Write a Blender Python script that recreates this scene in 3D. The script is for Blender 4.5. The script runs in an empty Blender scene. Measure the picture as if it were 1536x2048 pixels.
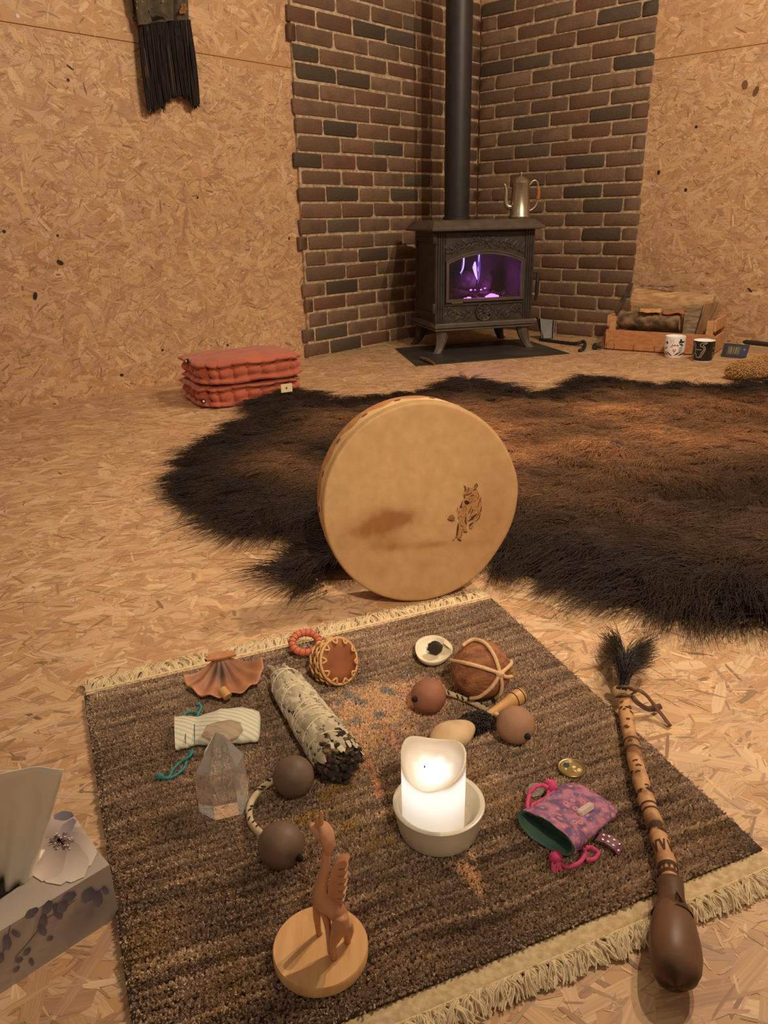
import bpy, math, random
import numpy as np
from mathutils import Vector, Matrix

random.seed(7)
RNG = np.random.default_rng(11)
scene = bpy.context.scene
COL = scene.collection

# ------------------------------------------------------------------ camera
FPX, CX, CY = 1525.0, 768.0, 1024.0           # focal length in pixels of a 1536 x 2048 frame
CAM_H = 0.63
_p1 = np.array([0, 436.6 - CY, FPX]); _p2 = np.array([1000, 436.6 - CY - 21.5, FPX])
_up = np.cross(_p2, _p1); _up /= np.linalg.norm(_up)
if _up[1] > 0: _up = -_up
_fw = np.array([0, 0, 1.0]) - _up * _up[2]; _fw /= np.linalg.norm(_fw)
_rt = np.cross(_fw, _up)
CAMR = np.array([_rt, _fw, _up])
cam_d = bpy.data.cameras.new('camera'); cam = bpy.data.objects.new('camera', cam_d); COL.objects.link(cam)
cam_d.sensor_width = 36.0; cam_d.sensor_fit = 'AUTO'; cam_d.lens = FPX * 36.0 / 2048.0
cam_d.clip_start = 0.02; cam_d.clip_end = 50
_m = Matrix.Identity(4)
for _i in range(3):
    _m[_i][0] = CAMR[_i][0]; _m[_i][1] = -CAMR[_i][1]; _m[_i][2] = -CAMR[_i][2]
_m[2][3] = CAM_H
cam.matrix_world = _m
scene.camera = cam

# ------------------------------------------------------------------ light
world = bpy.data.worlds.new('world'); scene.world = world; world.use_nodes = True
world.node_tree.nodes['Background'].inputs[0].default_value = (1.0, 0.80, 0.60, 1)
world.node_tree.nodes['Background'].inputs[1].default_value = 0.20
def bulb(name, loc, power, radius, col=(1.0, 0.775, 0.54)):
    l = bpy.data.lights.new(name, 'POINT'); l.energy = power; l.shadow_soft_size = radius; l.color = col
    o = bpy.data.objects.new(name, l); o.location = loc; COL.objects.link(o); return o
bulb('ceiling_lamp_light', (1.13, 1.70, 2.25), 88, 0.03)
bulb('ceiling_lamp_light', (1.54, 1.86, 2.25), 88, 0.03)
bulb('ceiling_lamp_light', (-0.55, 1.75, 2.35), 7, 0.06)
def spotlamp(loc, target, power, size, blend, radius):
    o = bulb('drum_fill_spot', loc, power, radius); l = bpy.data.lights.new('drum_fill_spot', 'SPOT'); l.energy = power; l.shadow_soft_size = radius; l.color = o.data.color; l.spot_size = math.radians(size); l.spot_blend = blend
    o.data = l; o.rotation_euler = (Vector(target) - Vector(loc)).to_track_quat('-Z', 'Y').to_euler(); return o
spotlamp((0.55, -1.10, 2.30), (0.15, 1.45, 0.35), 300, 38, 1.0, 0.06)  # unseen spot added to brighten the drum face, foreground kept dimmer
bulb('ceiling_lamp_light', (0.80, -1.90, 2.25), 14, 0.08)
scene.view_settings.view_transform = 'Standard'; scene.view_settings.look = 'None'
scene.view_settings.gamma = 1.0; scene.view_settings.use_curve_mapping = False
scene.view_settings.exposure = 0.10
try:
    scene.cycles.use_denoising = True
    scene.cycles_curves.shape = 'RIBBONS'
    scene.cycles.sample_clamp_indirect = 4.0
except Exception: pass

# ------------------------------------------------------------------ photo pixel -> place helpers
def ray(x, y): return CAMR @ np.array([x - CX, y - CY, FPX])
def P(x, y, z=0.0):                             # the point of height z seen at a photo pixel
    d = ray(x, y); t = (z - CAM_H) / d[2]; return np.array([d[0] * t, d[1] * t, z])
def onplane(x, y, n, d):
    r = ray(x, y); c = np.array([0, 0, CAM_H]); t = (d - c @ n) / (r @ n); return c + r * t
def V(x, y, p0, tilt=None):                     # on the upright plane through p0 that faces the camera
    n = np.array([0, -1.0, 0]) if tilt is None else tilt
    return onplane(x, y, n, float(np.dot(n, p0)))
def mpp(p):                                     # metres per photo pixel at a point
    c = CAMR.T @ (np.asarray(p, float) - np.array([0, 0, CAM_H])); return c[2] / FPX
def nz(v): v = np.asarray(v, float); return v / np.linalg.norm(v)
def s2l(r, g, b):
    f = lambda c: c / 12.92 if c <= 0.04045 else ((c + 0.055) / 1.055) ** 2.4
    return (f(r / 255), f(g / 255), f(b / 255))

# ------------------------------------------------------------------ materials
MATS = {}
def mat(name, col, rough=0.6, metal=0.0, col2=None, scale=20.0, contrast=(0.35, 0.65), bump=0.0, bscale=80.0,
        spec=0.4, stretch=(1, 1, 1), attr=False, objcol=False, trans=0.0, ior=1.5, emit=None, estr=0.0, sheen=0.0, detail=4, coat=0.0):
    if name in MATS: return MATS[name]
    m = bpy.data.materials.new(name); m.use_nodes = True; MATS[name] = m
    nt = m.node_tree; N = nt.nodes; L = nt.links; b = N['Principled BSDF']
    b.inputs['Base Color'].default_value = (*col, 1); b.inputs['Roughness'].default_value = rough
    b.inputs['Metallic'].default_value = metal; b.inputs['Specular IOR Level'].default_value = spec
    if trans: b.inputs['Transmission Weight'].default_value = trans; b.inputs['IOR'].default_value = ior
    if coat: b.inputs['Coat Weight'].default_value = coat
    if sheen: b.inputs['Sheen Weight'].default_value = sheen
    if emit: b.inputs['Emission Color'].default_value = (*emit, 1); b.inputs['Emission Strength'].default_value = estr
    tc = N.new('ShaderNodeTexCoord'); mp = N.new('ShaderNodeMapping'); mp.inputs['Scale'].default_value = stretch
    L.new(tc.outputs['Object'], mp.inputs['Vector'])
    src = None
    if attr:
        a = N.new('ShaderNodeAttribute'); a.attribute_name = 'Col'; src = a.outputs['Color']
    if objcol:
        a = N.new('ShaderNodeObjectInfo'); src = a.outputs['Color']
    if col2 is not None:
        n = N.new('ShaderNodeTexNoise'); n.inputs['Scale'].default_value = scale; n.inputs['Detail'].default_value = detail
        L.new(mp.outputs[0], n.inputs['Vector'])
        r = N.new('ShaderNodeMapRange'); r.inputs[1].default_value = contrast[0]; r.inputs[2].default_value = contrast[1]
        L.new(n.outputs['Fac'], r.inputs[0])
        x = N.new('ShaderNodeMix'); x.data_type = 'RGBA'; L.new(r.outputs[0], x.inputs[0])
        if src is not None:
            x.blend_type = 'MULTIPLY'; L.new(src, x.inputs[6]); x.inputs[7].default_value = (*col2, 1)
        else:
            x.inputs[6].default_value = (*col, 1); x.inputs[7].default_value = (*col2, 1)
        src = x.outputs[2]
    if src is not None: L.new(src, b.inputs['Base Color'])
    if bump:
        n = N.new('ShaderNodeTexNoise'); n.inputs['Scale'].default_value = bscale; n.inputs['Detail'].default_value = 5
        L.new(mp.outputs[0], n.inputs['Vector'])
        bp = N.new('ShaderNodeBump'); bp.inputs['Strength'].default_value = min(1, bump); bp.inputs['Distance'].default_value = 0.004
        L.new(n.outputs['Fac'], bp.inputs['Height']); L.new(bp.outputs[0], b.inputs['Normal'])
    return m

# ------------------------------------------------------------------ geometry helpers
def spl(pts, n=8, closed=False):
    p = [np.asarray(q, float) for q in pts]; k = len(p); out = []
    rng = range(k) if closed else range(k - 1)
    for i in rng:
        if closed: a, b, c, d = p[(i - 1) % k], p[i], p[(i + 1) % k], p[(i + 2) % k]
        else: a, b, c, d = p[max(i - 1, 0)], p[i], p[i + 1], p[min(i + 2, k - 1)]
        for j in range(n):
            t = j / n
            out.append(0.5 * ((2 * b) + (-a + c) * t + (2 * a - 5 * b + 4 * c - d) * t * t + (-a + 3 * b - 3 * c + d) * t ** 3))
    if not closed: out.append(p[-1])
    return out
class G:
    def __init__(s): s.v = []; s.f = []; s.c = []; s.hascol = False
    def add(s, vs, fs, col=None):
        o = len(s.v); s.v.extend([tuple(map(float, q)) for q in vs]); s.f.extend([tuple(i + o for i in f) for f in fs])
        if col is not None: s.hascol = True
        cc = col if col is not None else (1, 1, 1)
        s.c.extend([cc] * len(vs) if not (isinstance(cc, list)) else cc); return s
    def box(s, m, x0, x1, y0, y1, z0, z1, ch=0.0, col=None):           # m maps local x,y,z to world
        if ch <= 0:
            q = [(x, y, z) for x in (x0, x1) for y in (y0, y1) for z in (z0, z1)]
            fs = [(0, 1, 3, 2), (4, 6, 7, 5), (0, 4, 5, 1), (2, 3, 7, 6), (0, 2, 6, 4), (1, 5, 7, 3)]
            return s.add([m(*p) for p in q], fs, col)
        rings = []
        for z, i in ((z0, ch), (z0 + ch, 0), (z1 - ch, 0), (z1, ch)):
            a0, a1, b0, b1 = x0 + i, x1 - i, y0 + i, y1 - i
            rings.append([m(*p) for p in [(a0 + ch, b0, z), (a1 - ch, b0, z), (a1, b0 + ch, z), (a1, b1 - ch, z), (a1 - ch, b1, z), (a0 + ch, b1, z), (a0, b1 - ch, z), (a0, b0 + ch, z)]])
        return s.loft(rings, col=col)
    def loft(s, rings, closed=True, cap=True, col=None):
        k = len(rings[0]); vs = [q for r in rings for q in r]; fs = []
        for i in range(len(rings) - 1):
            for j in range(k if closed else k - 1):
                a = i * k + j; b = i * k + (j + 1) % k; fs.append((a, b, b + k, a + k))
        if cap and closed:
            fs.append(tuple(range(k))[::-1]); o = (len(rings) - 1) * k; fs.append(tuple(range(o, o + k)))
        return s.add(vs, fs, col)
    def tube(s, path, r, seg=8, cap=True, col=None, flat=1.0):
        path = [np.asarray(q, float) for q in path]; n = len(path); rr = r if hasattr(r, '__len__') else [r] * n
        t = nz(path[1] - path[0]); a = np.array([0, 0, 1.0]) if abs(t[2]) < 0.9 else np.array([1.0, 0, 0])
        x = nz(np.cross(t, a)); rings = []
        for i in range(n):
            t2 = path[min(i + 1, n - 1)] - path[max(i - 1, 0)]
            if np.linalg.norm(t2) < 1e-9: t2 = t
            t2 = nz(t2); x = x - t2 * (x @ t2); x = nz(x); y = np.cross(t2, x)
            rings.append([path[i] + rr[i] * (math.cos(q) * x + flat * math.sin(q) * y) for q in [2 * math.pi * j / seg for j in range(seg)]])
        return s.loft(rings, cap=cap, col=col)
    def lathe(s, prof, c, ax=(0, 0, 1), seg=32, cap=True, col=None, wob=None):  # prof: (radius, height)
        ax = nz(ax); a = np.array([0, 0, 1.0]) if abs(ax[2]) < 0.9 else np.array([1.0, 0, 0])
        x = nz(np.cross(a, ax)); y = np.cross(ax, x); c = np.asarray(c, float); rings = []
        for r, h in prof:
            rings.append([c + ax * h + r * (1 if wob is None else wob(j / seg, h)) * (math.cos(q) * x + math.sin(q) * y) for j, q in enumerate([2 * math.pi * j / seg for j in range(seg)])])
        return s.loft(rings, cap=cap, col=col)
    def ball(s, c, r, sx=1, sy=1, sz=1, seg=24, rings=14, m=None, fn=None, col=None):
        rg = []
        for i in range(rings + 1):
            th = math.pi * (0.02 + 0.96 * i / rings); row = []
            for j in range(seg):
                ph = 2 * math.pi * j / seg; d = np.array([math.sin(th) * math.cos(ph), math.sin(th) * math.sin(ph), -math.cos(th)])
                k = r * (fn(d) if fn else 1); q = d * k * np.array([sx, sy, sz])
                row.append(np.asarray(c) + (m @ q if m is not None else q))
            rg.append(row)
        return s.loft(rg, col=col)
    def prism(s, poly, off, col=None):            # poly: world points, off: thickness vector
        k = len(poly); a = [np.asarray(q, float) for q in poly]; b = [q + np.asarray(off) for q in a]
        fs = [tuple(range(k)), tuple(range(2 * k - 1, k - 1, -1))] + [(j, j + k, (j + 1) % k + k, (j + 1) % k) for j in range(k)]
        return s.add(a + b, fs, col)
    def strip(s, pts, nrm, w, col=None):          # flat ribbon along pts lying on a surface of normal nrm
        pts = [np.asarray(q, float) for q in pts]; L = []; R = []; n = len(pts)
        for i, q in enumerate(pts):
            t = nz(pts[min(i + 1, n - 1)] - pts[max(i - 1, 0)]); nn = nrm[i] if isinstance(nrm, list) else nrm
            d = nz(np.cross(t, nn)); ww = w[i] if hasattr(w, '__len__') else w
            L.append(q - d * ww); R.append(q + d * ww)
        return s.add(L + R, [(i, i + 1, n + i + 1, n + i) for i in range(n - 1)], col)
    def build(s, name, m, parent=None, smooth=True, fix=True):
        me = bpy.data.meshes.new(name); me.from_pydata(s.v, [], s.f); me.update()
        if fix:
            import bmesh
            bm = bmesh.new(); bm.from_mesh(me); bmesh.ops.recalc_face_normals(bm, faces=bm.faces); bm.to_mesh(me); bm.free()
        if smooth is True: me.shade_smooth()
        elif smooth:
            me.shade_smooth(); me.set_sharp_from_angle(angle=math.radians(smooth))
        if s.hascol:
            a = me.color_attributes.new('Col', 'FLOAT_COLOR', 'POINT')
            a.data.foreach_set('color', np.c_[np.array(s.c, float), np.ones(len(s.c))].astype(np.float32).ravel())
        me.materials.append(m)
        o = bpy.data.objects.new(name, me); COL.objects.link(o); put(o, parent); return o
def put(o, parent):
    if parent is None: return
    o.parent = parent
    if parent.type == 'EMPTY': o.matrix_parent_inverse = Matrix.Translation(-parent.location)   # parts are modelled in place
def thing(name, label, cat, loc=(0, 0, 0), group=None):
    o = bpy.data.objects.new(name, None); o.location = tuple(map(float, loc)); o.empty_display_size = 0.02; COL.objects.link(o)
    tag(o, label, cat, group); return o
def tag(o, label, cat, group=None):
    o['label'] = label; o['category'] = cat
    if group: o['group'] = group
    return o
def struct(o, label=None):
    o['kind'] = 'structure'
    if label: o['label'] = label
    return o
def hair(name, pts, rad, cols, m, parent=None, stuff=True):             # pts (N,K,3)
    n, k = pts.shape[:2]
    cv = bpy.data.hair_curves.new(name); cv.add_curves([k] * n)
    cv.attributes['position'].data.foreach_set('vector', np.ascontiguousarray(pts, dtype=np.float32).ravel()) if 'position' in cv.attributes else cv.position_data.foreach_set('vector', np.ascontiguousarray(pts, dtype=np.float32).ravel())
    ra = cv.attributes.get('radius') or cv.attributes.new('radius', 'FLOAT', 'POINT')
    ra.data.foreach_set('value', np.broadcast_to(rad, (n, k)).astype(np.float32).ravel())
    ca = cv.attributes.new('Col', 'FLOAT_COLOR', 'CURVE')
    ca.data.foreach_set('color', np.c_[cols, np.ones(n)].astype(np.float32).ravel())
    cv.materials.append(m)
    o = bpy.data.objects.new(name, cv); COL.objects.link(o); put(o, parent)
    if stuff: o['kind'] = 'stuff'
    return o
def fr(o, x, y=None, z=(0, 0, 1)):
    o = np.asarray(o, float); x = nz(x); z = nz(z); y = np.cross(z, x) if y is None else nz(y)
    return lambda a, b, c: o + a * x + b * y + c * z
class Noise:                                     # smooth value noise from random sinusoids
    def __init__(s, seed, freq, dim=2, n=24):
        r = np.random.default_rng(seed); d = r.normal(size=(n, dim)); d /= np.linalg.norm(d, axis=1)[:, None]
        s.k = d * (freq * r.uniform(0.4, 1.6, n))[:, None] * 2 * math.pi; s.p = r.uniform(0, 6.28, n)
    def __call__(s, q): return np.sin(np.asarray(q) @ s.k.T + s.p).mean(-1) * 2.2      # about -1..1
def inpoly(q, poly):
    q = np.asarray(q); poly = np.asarray(poly); x, y = q[:, 0], q[:, 1]; r = np.zeros(len(q), bool); n = len(poly)
    for i in range(n):
        x1, y1 = poly[i][:2]; x2, y2 = poly[(i + 1) % n][:2]
        c = ((y1 > y) != (y2 > y)) & (x < (x2 - x1) * (y - y1) / ((y2 - y1) if y2 != y1 else 1e-12) + x1); r ^= c
    return r
def polydist(q, poly):
    q = np.asarray(q)[:, :2]; poly = np.asarray(poly)[:, :2]; best = np.full(len(q), 1e9); vec = np.zeros((len(q), 2)); n = len(poly)
    for i in range(n):
        a = poly[i]; b = poly[(i + 1) % n]; e = b - a; t = np.clip(((q - a) @ e) / (e @ e), 0, 1); c = a + t[:, None] * e
        d = np.linalg.norm(q - c, axis=1); k = d < best; best[k] = d[k]; vec[k] = (c - q)[k]
    return best, vec / np.maximum(best, 1e-6)[:, None]
def sstep(a, b, x): t = np.clip((x - a) / (b - a), 0, 1); return t * t * (3 - 2 * t)

VC = mat('printed_colour', (1, 1, 1), rough=0.7, attr=True)

# ------------------------------------------------------------------ the room
DL = np.array([.6725, .7401, 0]); DR = np.array([.7401, -.6725, 0])     # along the two walls, away from / out of the corner
NL = DR.copy(); NR = -DL                                               # into the room
C_OSB = -2.793 * NL - 3.928 * NR
C_BR = -2.775 * NL - 3.912 * NR

M_OSB = mat('osb_strands', (1, 1, 1), rough=0.55, attr=True, spec=0.35)
def _osb_nodes(m):
    nt = m.node_tree; N = nt.nodes; L = nt.links; b = N['Principled BSDF']
    a = N.new('ShaderNodeAttribute'); a.attribute_name = 'grain'
    n = N.new('ShaderNodeTexNoise'); n.inputs['Scale'].default_value = 1.0; n.inputs['Detail'].default_value = 3
    L.new(a.outputs['Vector'], n.inputs['Vector'])
    r = N.new('ShaderNodeMapRange'); r.inputs[1].default_value = .3; r.inputs[2].default_value = .7; r.inputs[3].default_value = .78; r.inputs[4].default_value = 1.1
    L.new(n.outputs['Fac'], r.inputs[0])
    src = b.inputs['Base Color'].links[0].from_socket
    x = N.new('ShaderNodeVectorMath'); x.operation = 'SCALE'; L.new(src, x.inputs[0]); L.new(r.outputs[0], x.inputs['Scale']); L.new(x.outputs[0], b.inputs['Base Color'])
_osb_nodes(M_OSB)
PAL = np.array([s2l(*c) for c in [(222, 186, 146), (212, 172, 128), (230, 200, 160), (200, 158, 116), (188, 140, 100), (216, 178, 140), (170, 124, 94), (206, 170, 140), (220, 182, 134), (178, 138, 112)]])
PAL = PAL * .62 + PAL.mean(0) * .38
PW = np.array([.16, .17, .07, .16, .11, .13, .05, .07, .05, .03]); PW = PW / PW.sum()
def osb(name, o, e1, e2, n, polyuv, seed, nbig, nsm, parent=None, bias=0.0, spots=()):
    """oriented strand board: a slab with pressed flakes of its own colours; polyuv is its outline in board metres"""
    rng = np.random.default_rng(seed); o = np.asarray(o, float); poly = np.array(polyuv)
    lo = poly.min(0); hi = poly.max(0)
    vs = [poly]; k = len(poly); V0 = np.array([o + u * e1 + w * e2 for u, w in poly]); Vb = V0 - n * 0.018
    verts = [np.r_[V0, Vb]]; faces = [tuple(range(k)), tuple(range(2 * k - 1, k - 1, -1))] + [(j, (j + 1) % k, (j + 1) % k + k, j + k) for j in range(k)]
    base = np.array(s2l(198, 154, 110)); cols = [np.tile(base, (2 * k, 1))]; gr = [np.zeros((2 * k, 3))]; off = 2 * k
    area = (hi - lo).prod()
    for cnt, l0, l1, w0, w1, small in ((int(nbig * area), .05, .13, .010, .032, False), (int(nsm * area * .5), .016, .06, .0020, .008, True), (int(nsm * area * .8), .005, .026, .0010, .0035, True)):
        c = rng.uniform(lo, hi, (cnt, 2)); c = c[inpoly(c, poly)]; c_n = len(c)
        d, vv = polydist(c, poly); Lh = rng.uniform(l0, l1, c_n) / 2; W = rng.uniform(w0, w1, c_n) / 2
        keep = d > W; c, d, Lh, W, vv = c[keep], d[keep], Lh[keep], W[keep], vv[keep]; c_n = len(c)
        Lh = np.minimum(Lh, np.maximum(d * 0.97, W))
        an = np.where(rng.random(c_n) < .55, rng.normal(bias, .55, c_n), rng.uniform(0, math.pi, c_n))
        ax = np.c_[np.cos(an), np.sin(an)]; ay = np.c_[-np.sin(an), np.cos(an)]
        sh = np.array([(-1, -.7), (-.35, -1), (.4, -.95), (1, -.55), (.93, .8), (.3, 1), (-.5, .92), (-.95, .6)])
        jit = 1 + rng.uniform(-.28, .12, (c_n, 8, 2))
        loc = sh[None] * jit; uv = c[:, None] + (loc[..., 0] * Lh[:, None])[..., None] * ax[:, None] + (loc[..., 1] * W[:, None])[..., None] * ay[:, None]
        h = rng.uniform(.00005, .00045, c_n) if not small else rng.uniform(.0003, .0005, c_n)
        if not small:
            ci = rng.choice(len(PAL), c_n, p=PW); cc = PAL[ci]
        else:
            ci = rng.choice(len(PAL), c_n); cc = PAL[ci] * rng.choice([1.0, .85, .68, 1.1, .5], c_n, p=[.38, .28, .14, .16, .04])[:, None]
        cc = cc * rng.uniform(.9, 1.08, (c_n, 1))
        pts = o + uv[..., 0:1] * e1 + uv[..., 1:2] * e2 + h[:, None, None] * n
        verts.append(pts.reshape(-1, 3)); cols.append(np.repeat(cc, 8, 0))
        g = np.stack([loc[..., 0] * Lh[:, None] * 12 + rng.uniform(0, 99, (c_n, 1)), loc[..., 1] * W[:, None] * 420, np.broadcast_to(rng.uniform(0, 99, (c_n, 1)), (c_n, 8))], -1)
        gr.append(g.reshape(-1, 3))
        idx = (np.arange(c_n * 8).reshape(-1, 8) + off); faces.extend(map(tuple, idx.tolist())); off += c_n * 8
    for (u, w, r1, r2, a_, cl) in spots:                                        # knots, screws
        q = [(u + r1 * math.cos(t) * math.cos(a_) - r2 * math.sin(t) * math.sin(a_), w + r1 * math.cos(t) * math.sin(a_) + r2 * math.sin(t) * math.cos(a_)) for t in [2 * math.pi * i / 8 for i in range(8)]]
        verts.append(np.array([o + x * e1 + y * e2 + n * .0015 for x, y in q])); cols.append(np.tile(np.array(cl), (8, 1))); gr.append(np.zeros((8, 3)))
        faces.append(tuple(range(off, off + 8))); off += 8
    verts = np.concatenate(verts); cols = np.concatenate(cols); gr = np.concatenate(gr)
    me = bpy.data.meshes.new(name); me.from_pydata(verts.tolist(), [], faces); me.update()
    a = me.color_attributes.new('Col', 'FLOAT_COLOR', 'POINT'); a.data.foreach_set('color', np.c_[cols, np.ones(len(cols))].astype(np.float32).ravel())
    a = me.attributes.new('grain', 'FLOAT_VECTOR', 'POINT'); a.data.foreach_set('vector', gr.astype(np.float32).ravel())
    me.materials.append(M_OSB); ob = bpy.data.objects.new(name, me); COL.objects.link(ob); put(ob, parent); return ob

# floor: one sheet of strand board flooring, bounded by the two walls
EX = np.array([1.0, 0, 0]); EY = np.array([0, 1.0, 0]); EZ = np.array([0, 0, 1.0])
_fc = [C_OSB, C_OSB - 5.2 * DL, C_OSB - 5.2 * DL + 4.4 * DR, C_OSB + 4.4 * DR]
floor_o = struct(osb('floor', (0, 0, 0), EX, EY, EZ, [(q[0], q[1]) for q in _fc][::1], 3, 1300, 5200, bias=0.35), 'strand board floor of pale pressed wood flakes')

# left wall: two tiers of boards, seam at 1.24 m
def wall(name, origin, d, n, length, seam, label, seed, spots_lo=(), spots_hi=()):
    g = G(); m = fr(origin - n * 0.05, d, n)
    g.box(m, -0.03, length, -0.02, 0.03, 0.0, 2.4)
    w = struct(g.build(name, mat('stud_wall', s2l(120, 90, 60), rough=.8), smooth=False), label)
    osb('board', origin, d, EZ, n, [(0, 0.001), (length, 0.001), (length, seam - .0012), (0, seam - .0012)], seed, 1400, 7000, w, spots=spots_lo)
    osb('board', origin, d, EZ, n, [(0, seam + .0012), (length, seam + .0012), (length, 2.4), (0, 2.4)], seed + 1, 900, 2500, w, spots=spots_hi)
    return w
def wl(x, y): q = onplane(x, y, NL, -2.793) - C_OSB; return float(q @ -DL), float(q[2])
dk = s2l(52, 40, 36)
sp_lo = [(*wl(120, 525), .014, .008, .5, dk), (*wl(70, 592), .008, .015, .3, dk), (*wl(8, 463), .006, .006, 0, dk), (*wl(115, 471), .005, .005, 0, dk), (*wl(325, 700), .006, .005, 0, dk), (*wl(578, 477), .006, .006, 0, dk), (*wl(140, 135), .014, .003, .6, dk), (*wl(136, 160), .006, .006, 0, dk), (*wl(455, 690), .007, .005, .4, dk), (*wl(243, 750), .009, .006, .2, dk), (*wl(395, 395), .005, .005, 0, dk)]
sp_hi = [(*wl(35, 32), .007, .007, 0, s2l(225, 215, 200))]
sp_lo.append((*wl(42, 82), .007, .007, 0, s2l(225, 180, 80)))
wall_left = wall('wall_left', C_OSB, -DL, NL, 3.7, 1.242, 'strand board wall left of the stove corner', 21, sp_lo, sp_hi)
def wr(x, y): q = onplane(x, y, NR, -3.928) - C_OSB; return float(q @ DR), float(q[2])
sp_r = [(*wr(1316, 345), .008, .011, 0, dk), (*wr(1370, 380), .008, .008, 0, dk), (*wr(1488, 170), .014, .020, .2, s2l(120, 88, 66)), (*wr(1510, 183), .012, .022, -.3, s2l(110, 82, 62)), (*wr(1391, 254), .007, .007, 0, dk), (*wr(1498, 580), .016, .004, -.7, dk)]
wall_right = wall('wall_right', C_OSB + NL * .004, DR, NR, 2.6, 1.300, 'strand board wall right of the stove corner', 31, sp_r, ())

# ------------------------------------------------------------------ brick cladding in the corner
def _bricknodes(m):
    nt = m.node_tree; N = nt.nodes; L = nt.links; b = N['Principled BSDF']
    src = b.inputs['Base Color'].links[0].from_socket
    tc = N.new('ShaderNodeTexCoord'); oi = N.new('ShaderNodeObjectInfo')
    av = N.new('ShaderNodeVectorMath'); av.operation = 'SCALE'; av.inputs['Scale'].default_value = 1.0
    cb = N.new('ShaderNodeCombineXYZ'); sc = N.new('ShaderNodeMath'); sc.operation = 'MULTIPLY'; sc.inputs[1].default_value = 60
    L.new(oi.outputs['Random'], sc.inputs[0]); L.new(sc.outputs[0], cb.inputs[0]); L.new(sc.outputs[0], cb.inputs[2])
    ad = N.new('ShaderNodeVectorMath'); L.new(tc.outputs['Object'], ad.inputs[0]); L.new(cb.outputs[0], ad.inputs[1])
    n = N.new('ShaderNodeTexNoise'); n.inputs['Scale'].default_value = 11; n.inputs['Detail'].default_value = 3; L.new(ad.outputs[0], n.inputs['Vector'])
    r = N.new('ShaderNodeMapRange'); r.inputs[1].default_value = .5; r.inputs[2].default_value = .68; r.inputs[3].default_value = 0; r.inputs[4].default_value = .5
    L.new(n.outputs['Fac'], r.inputs[0])
    x = N.new('ShaderNodeMix'); x.data_type = 'RGBA'; L.new(r.outputs[0], x.inputs[0]); L.new(src, x.inputs[6]); x.inputs[7].default_value = (*s2l(88, 76, 66), 1)
    L.new(x.outputs[2], b.inputs['Base Color'])
M_BR = mat('brick_slip', (.2, .1, .07), rough=.85, objcol=True, col2=(.72, .70, .68), scale=160, contrast=(.45, .7), bump=.55, bscale=140, spec=.25)
_bricknodes(M_BR)
M_MORT = mat('mortar', s2l(206, 182, 152), rough=.95, col2=s2l(158, 132, 106), scale=45, bump=.9, bscale=120, spec=.2)
BL, BH, BD = .2172, .0608, .013
def brickmesh(seed):
    r = random.Random(seed); g = G(); q = []; b = []; hx, hz = BL / 2, BH / 2
    for sx, sz in ((-1, -1), (1, -1), (1, 1), (-1, 1)):
        c = r.choice([.004, .006, .010, .015]); cz = c * r.uniform(.7, 1.1); jx = r.uniform(-.002, .002); jz = r.uniform(-.0018, .0018)
        x, z = sx * hx + jx, sz * hz + jz
        a = [(x, z - sz * cz), (x - sx * c * .3, z - sz * cz * .3), (x - sx * c, z)]
        if sx * sz < 0: a = a[::1]
        if (sx, sz) in ((-1, -1), (1, 1)): pass
        else: a = a[::-1]
        q += a
    k = len(q); i = .0045
    front = [(x * (1 - i / hx), -BD, z * (1 - i / hz)) for x, z in q]; mid = [(x, -BD + .004, z) for x, z in q]; back = [(x, 0, z) for x, z in q]
    vs = front + mid + back; fs = [tuple(range(k))[::-1]]
    for o in (0, k):
        fs += [(o + j, o + (j + 1) % k, o + k + (j + 1) % k, o + k + j) for j in range(k)]
    g.add(vs, fs); me = bpy.data.meshes.new('brick'); me.from_pydata(g.v, [], g.f)
    import bmesh
    bm = bmesh.new(); bm.from_mesh(me); bmesh.ops.recalc_face_normals(bm, faces=bm.faces); bm.to_mesh(me); bm.free()
    me.shade_smooth(); me.set_sharp_from_angle(angle=math.radians(50)); me.materials.append(M_BR); return me
BMESH = [brickmesh(100 + i) for i in range(9)]
REDS = [s2l(*c) for c in [(152, 120, 100), (146, 113, 92), (158, 127, 104), (142, 106, 86), (152, 121, 100), (146, 118, 98)]]
DARK = [s2l(*c) for c in [(112, 98, 85), (106, 94, 82), (118, 103, 88)]]
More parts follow.
